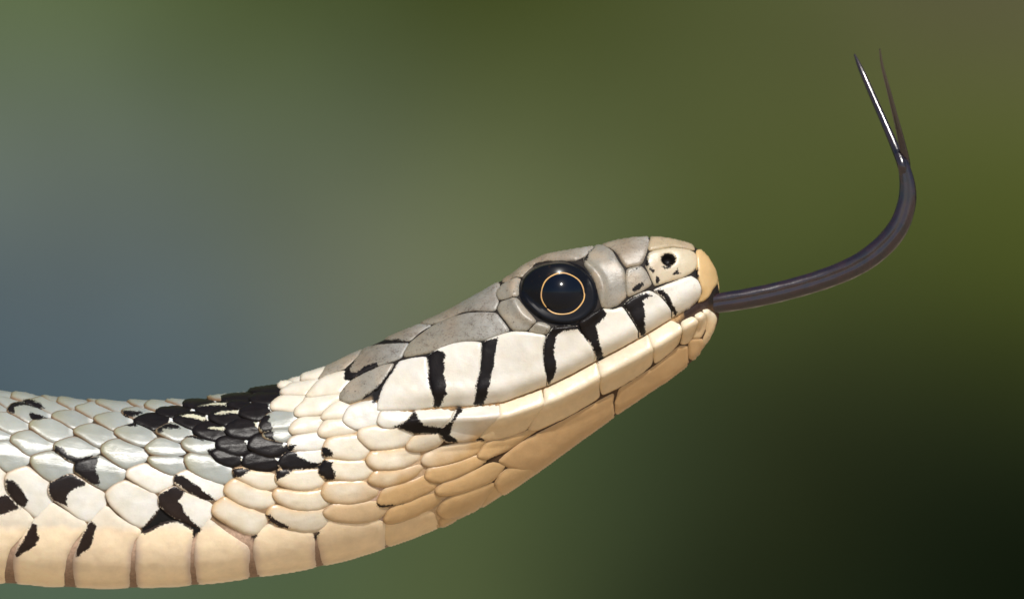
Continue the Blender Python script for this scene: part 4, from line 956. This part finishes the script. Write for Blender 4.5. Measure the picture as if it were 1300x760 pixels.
# ------------------------------------------------------------------ eye
EYE = np.array([(657.5,367),(661,353),(671,342),(684,335),(700,331.5),(715,330.5),(730,334),(744,342),(754.5,355),(759.5,371),(758,388),(750,400.5),(736,410),(718,413.5),(700,411.5),(685,405),(672,394),(661.5,382)])
RING_C = np.array([714.0, 372.8])
def eye():
    P = resample(chaikin(EYE, 2), 1.5)
    rads = [1, .985, .96, .93, .89, .84, .78, .71, .63, .54, .44, .33, .22, .11]
    c = np.array([710.0, 372.0])
    nb = len(P)
    V, F = [], []
    def dome(Q):
        # height of the eyeball over the plain of the cheek
        d = segdist(Q, P)
        dm = 38.0
        r = np.clip(1 - d / dm, 0, 1)
        rr = np.hypot((Q[:, 0] - RING_C[0]), (Q[:, 1] - RING_C[1]))
        return 15.0 * np.sqrt(np.clip(1 - r ** 2.2, 0, 1)) + 3.5 * np.exp(-(rr / 24.0) ** 4)
    s0, t0 = inv(RING_C[None]); base, _ = surf(s0, theta_of(s0, t0))
    n0 = np.array([0.02, 0.985, -0.17])       # the eye looks sideways and slightly up
    n0 /= np.linalg.norm(n0)
    def place(Q, extra=0.0):
        # a shallow ball seated in the socket
        s, t = inv(Q); th = theta_of(s, t)
        W, n = surf(s, th, np.zeros(len(Q)))
        rr = np.hypot((Q[:, 0] - c[0]) / 50.0, (Q[:, 1] - c[1]) / 41.0)
        Rb = 58.0
        X, Z = Q[:, 0] - c[0], Q[:, 1] - c[1]
        yc = base[0, 1] - 34.0
        # ball centre slightly above so the surface tips up
        ball = yc + np.sqrt(np.clip(Rb ** 2 - (X + 5.5) ** 2 * 0.92 - (Z - (-2.0)) ** 2, 1, None)) - 8.5
        d = segdist(Q, P)
        k = np.clip(d / 5.0, 0, 1); k = k * k * (3 - 2 * k)
        y = (W[:, 1] - 2.0) * (1 - k) + ball * k
        y = np.maximum(y, W[:, 1] + 3.0 * k - 2.0 * (1 - k))      # the ball always fills its socket
        return np.stack([Q[:, 0], y + extra, Q[:, 1]], 1)
    pts = np.concatenate([c + (P - c) * r for r in rads] + [c[None]])
    W = place(pts)
    nR = len(rads)
    for i in range(nR - 1):
        for j in range(nb):
            k = (j + 1) % nb
            F.append((i * nb + j, i * nb + k, (i + 1) * nb + k, (i + 1) * nb + j))
    for j in range(nb): F.append(((nR - 1) * nb + j, (nR - 1) * nb + (j + 1) % nb, nR * nb))
    m_eye = simple("dark_iris", (0.006, 0.0065, 0.009), 0.22, 0.0, 1.24, noise=(0.16, (0.030, 0.018, 0.012), 0.60, 7.0))
    e = link("eye", make_mesh("eye", to_world(W), F), m_eye, snake)
    # golden ring round the pupil, and the pupil itself: thin bodies seated on the ball
    def annulus(r0, r1, h, n=120, prof=6):
        V, F = [], []
        an = np.linspace(0, 2 * math.pi, n, endpoint=False)
        rows = []
        for i in range(prof + 1):
            f = i / prof
            r = r0 + (r1 - r0) * f
            wob = 1 + 0.012 * np.sin(an * 3 + 1) + 0.008 * np.sin(an * 7)
            rows.append((RING_C + np.stack([np.cos(an) * r * wob * 1.03, np.sin(an) * r * wob * 0.985], 1), h * math.sin(math.pi * f) - 0.15))
        W = np.concatenate([place(q, hh) for q, hh in rows])
        F = [(i * n + j, i * n + (j + 1) % n, (i + 1) * n + (j + 1) % n, (i + 1) * n + j) for i in range(prof) for j in range(n)]
        return W, F
    W, F = annulus(25.5, 27.4, 0.6)
    m_ring = simple("golden_ring", (0.72, 0.42, 0.13), 0.35, 0.6, noise=(0.08, (0.62, 0.36, 0.20), 0.45, 4.0))
    link("iris_ring", make_mesh("iris_ring", to_world(W), F), m_ring, e)
    n = 120; an = np.linspace(0, 2 * math.pi, n, endpoint=False); V = []; F = []
    rr = np.linspace(25.4, 0.6, 22)
    for r in rr:
        V.append(place(RING_C + np.stack([np.cos(an) * r * 1.03, np.sin(an) * r * 0.985], 1), 0.3 + 7.5 * (1 - (r / 25.4) ** 2)))
    W = np.concatenate(V)
    F = [(i * n + j, i * n + (j + 1) % n, (i + 1) * n + (j + 1) % n, (i + 1) * n + j) for i in range(len(rr) - 1) for j in range(n)]
    F.append(tuple((len(rr) - 1) * n + j for j in range(n)))
    m_pup = simple("pupil_glass", (0.003, 0.005, 0.011), 0.17, 0.3, 1.26, coat_r=0.10)
    link("pupil", make_mesh("pupil", to_world(W), F), m_pup, e)
eye()

# ------------------------------------------------------------------ tongue
def tube(path, rad, n=28, flat=0.8, groove=0.0, steps=90):
    """path: x, y, depth"""
    P = catmull(np.array(path, float), steps)
    Rr = catmull(np.array(rad, float)[:, None], steps)[:, 0]
    T = np.gradient(P, axis=0); T /= np.linalg.norm(T, axis=1)[:, None]
    V = []
    for p, r, t in zip(P, Rr, T):
        side = np.array([t[2], 0, -t[0]]) if True else None      # in the side-view plane
        side = side / (np.linalg.norm(side) + 1e-9)
        out = np.array([0, 1.0, 0])
        for k in range(n):
            a = 2 * math.pi * k / n
            g = 1 - groove * math.exp(-((math.sin(a) - 0.05) / 0.22) ** 2) * (1 if math.cos(a) > 0 else 0)
            rj = r * (1 + 0.015 * math.sin(k * 1.7 + p[0] * 0.21))
            V.append(np.array([p[0], p[1], p[2]]) + (side * math.sin(a) * rj + out * math.cos(a) * rj * flat * g))
    V = np.array(V)
    F = [(i * n + k, i * n + (k + 1) % n, (i + 1) * n + (k + 1) % n, (i + 1) * n + k) for i in range(steps - 1) for k in range(n)]
    F.append(tuple(range(n))[::-1]); F.append(tuple((steps - 1) * n + k for k in range(n)))
    return V, F
def tongue():
    mt = simple("wet_tongue", (0.022, 0.009, 0.012), 0.20, 0.7, noise=(0.06, (0.008, 0.006, 0.010), 0.42, 4.0), coat_r=0.2, bump=0.5)
    path = [(862, 0, 396), (880, 5, 391), (905, 9, 385.5), (950, 9, 378.5), (1000, 6, 367.5), (1050, 3, 352.5), (1090, 3, 335), (1120, 2, 313), (1141, 1, 287), (1151, 0, 258), (1152, 0, 235), (1148, 0, 212), (1146, 0, 203)]
    rad = [11, 12, 12.5, 13, 13, 13.2, 13.5, 13.8, 13.2, 12, 10.2, 7.6, 5.5]
    V, F = tube([(a, b, c) for a, b, c in path], rad, 36, 0.75, 0.16, 130)
    t = link("tongue", make_mesh("tongue", to_world(V), F), mt, snake)
    f1 = [(1146, 2, 222), (1144.5, 3, 208), (1135, -9, 183), (1121, -23, 150), (1106, -38, 115), (1094, -50, 87), (1086, -59, 68)]
    V, F = tube(f1, [4.4, 6.0, 5.4, 4.7, 4.1, 3.3, 1.1], 16, 0.8, 0, 60)
    link("tongue_tip", make_mesh("tongue_tip", to_world(V), F), mt, t)
    f2 = [(1151, -3, 222), (1150, -6, 205), (1143, 14, 175), (1136, 42, 150), (1126, 90, 116), (1117, 140, 87), (1112.5, 180, 65)]
    V, F = tube(f2, [5.0, 5.5, 4.2, 3.4, 2.6, 1.9, 0.8], 16, 0.8, 0, 60)
    link("tongue_tip", make_mesh("tongue_tip", to_world(V), F), mt, t)
tongue()
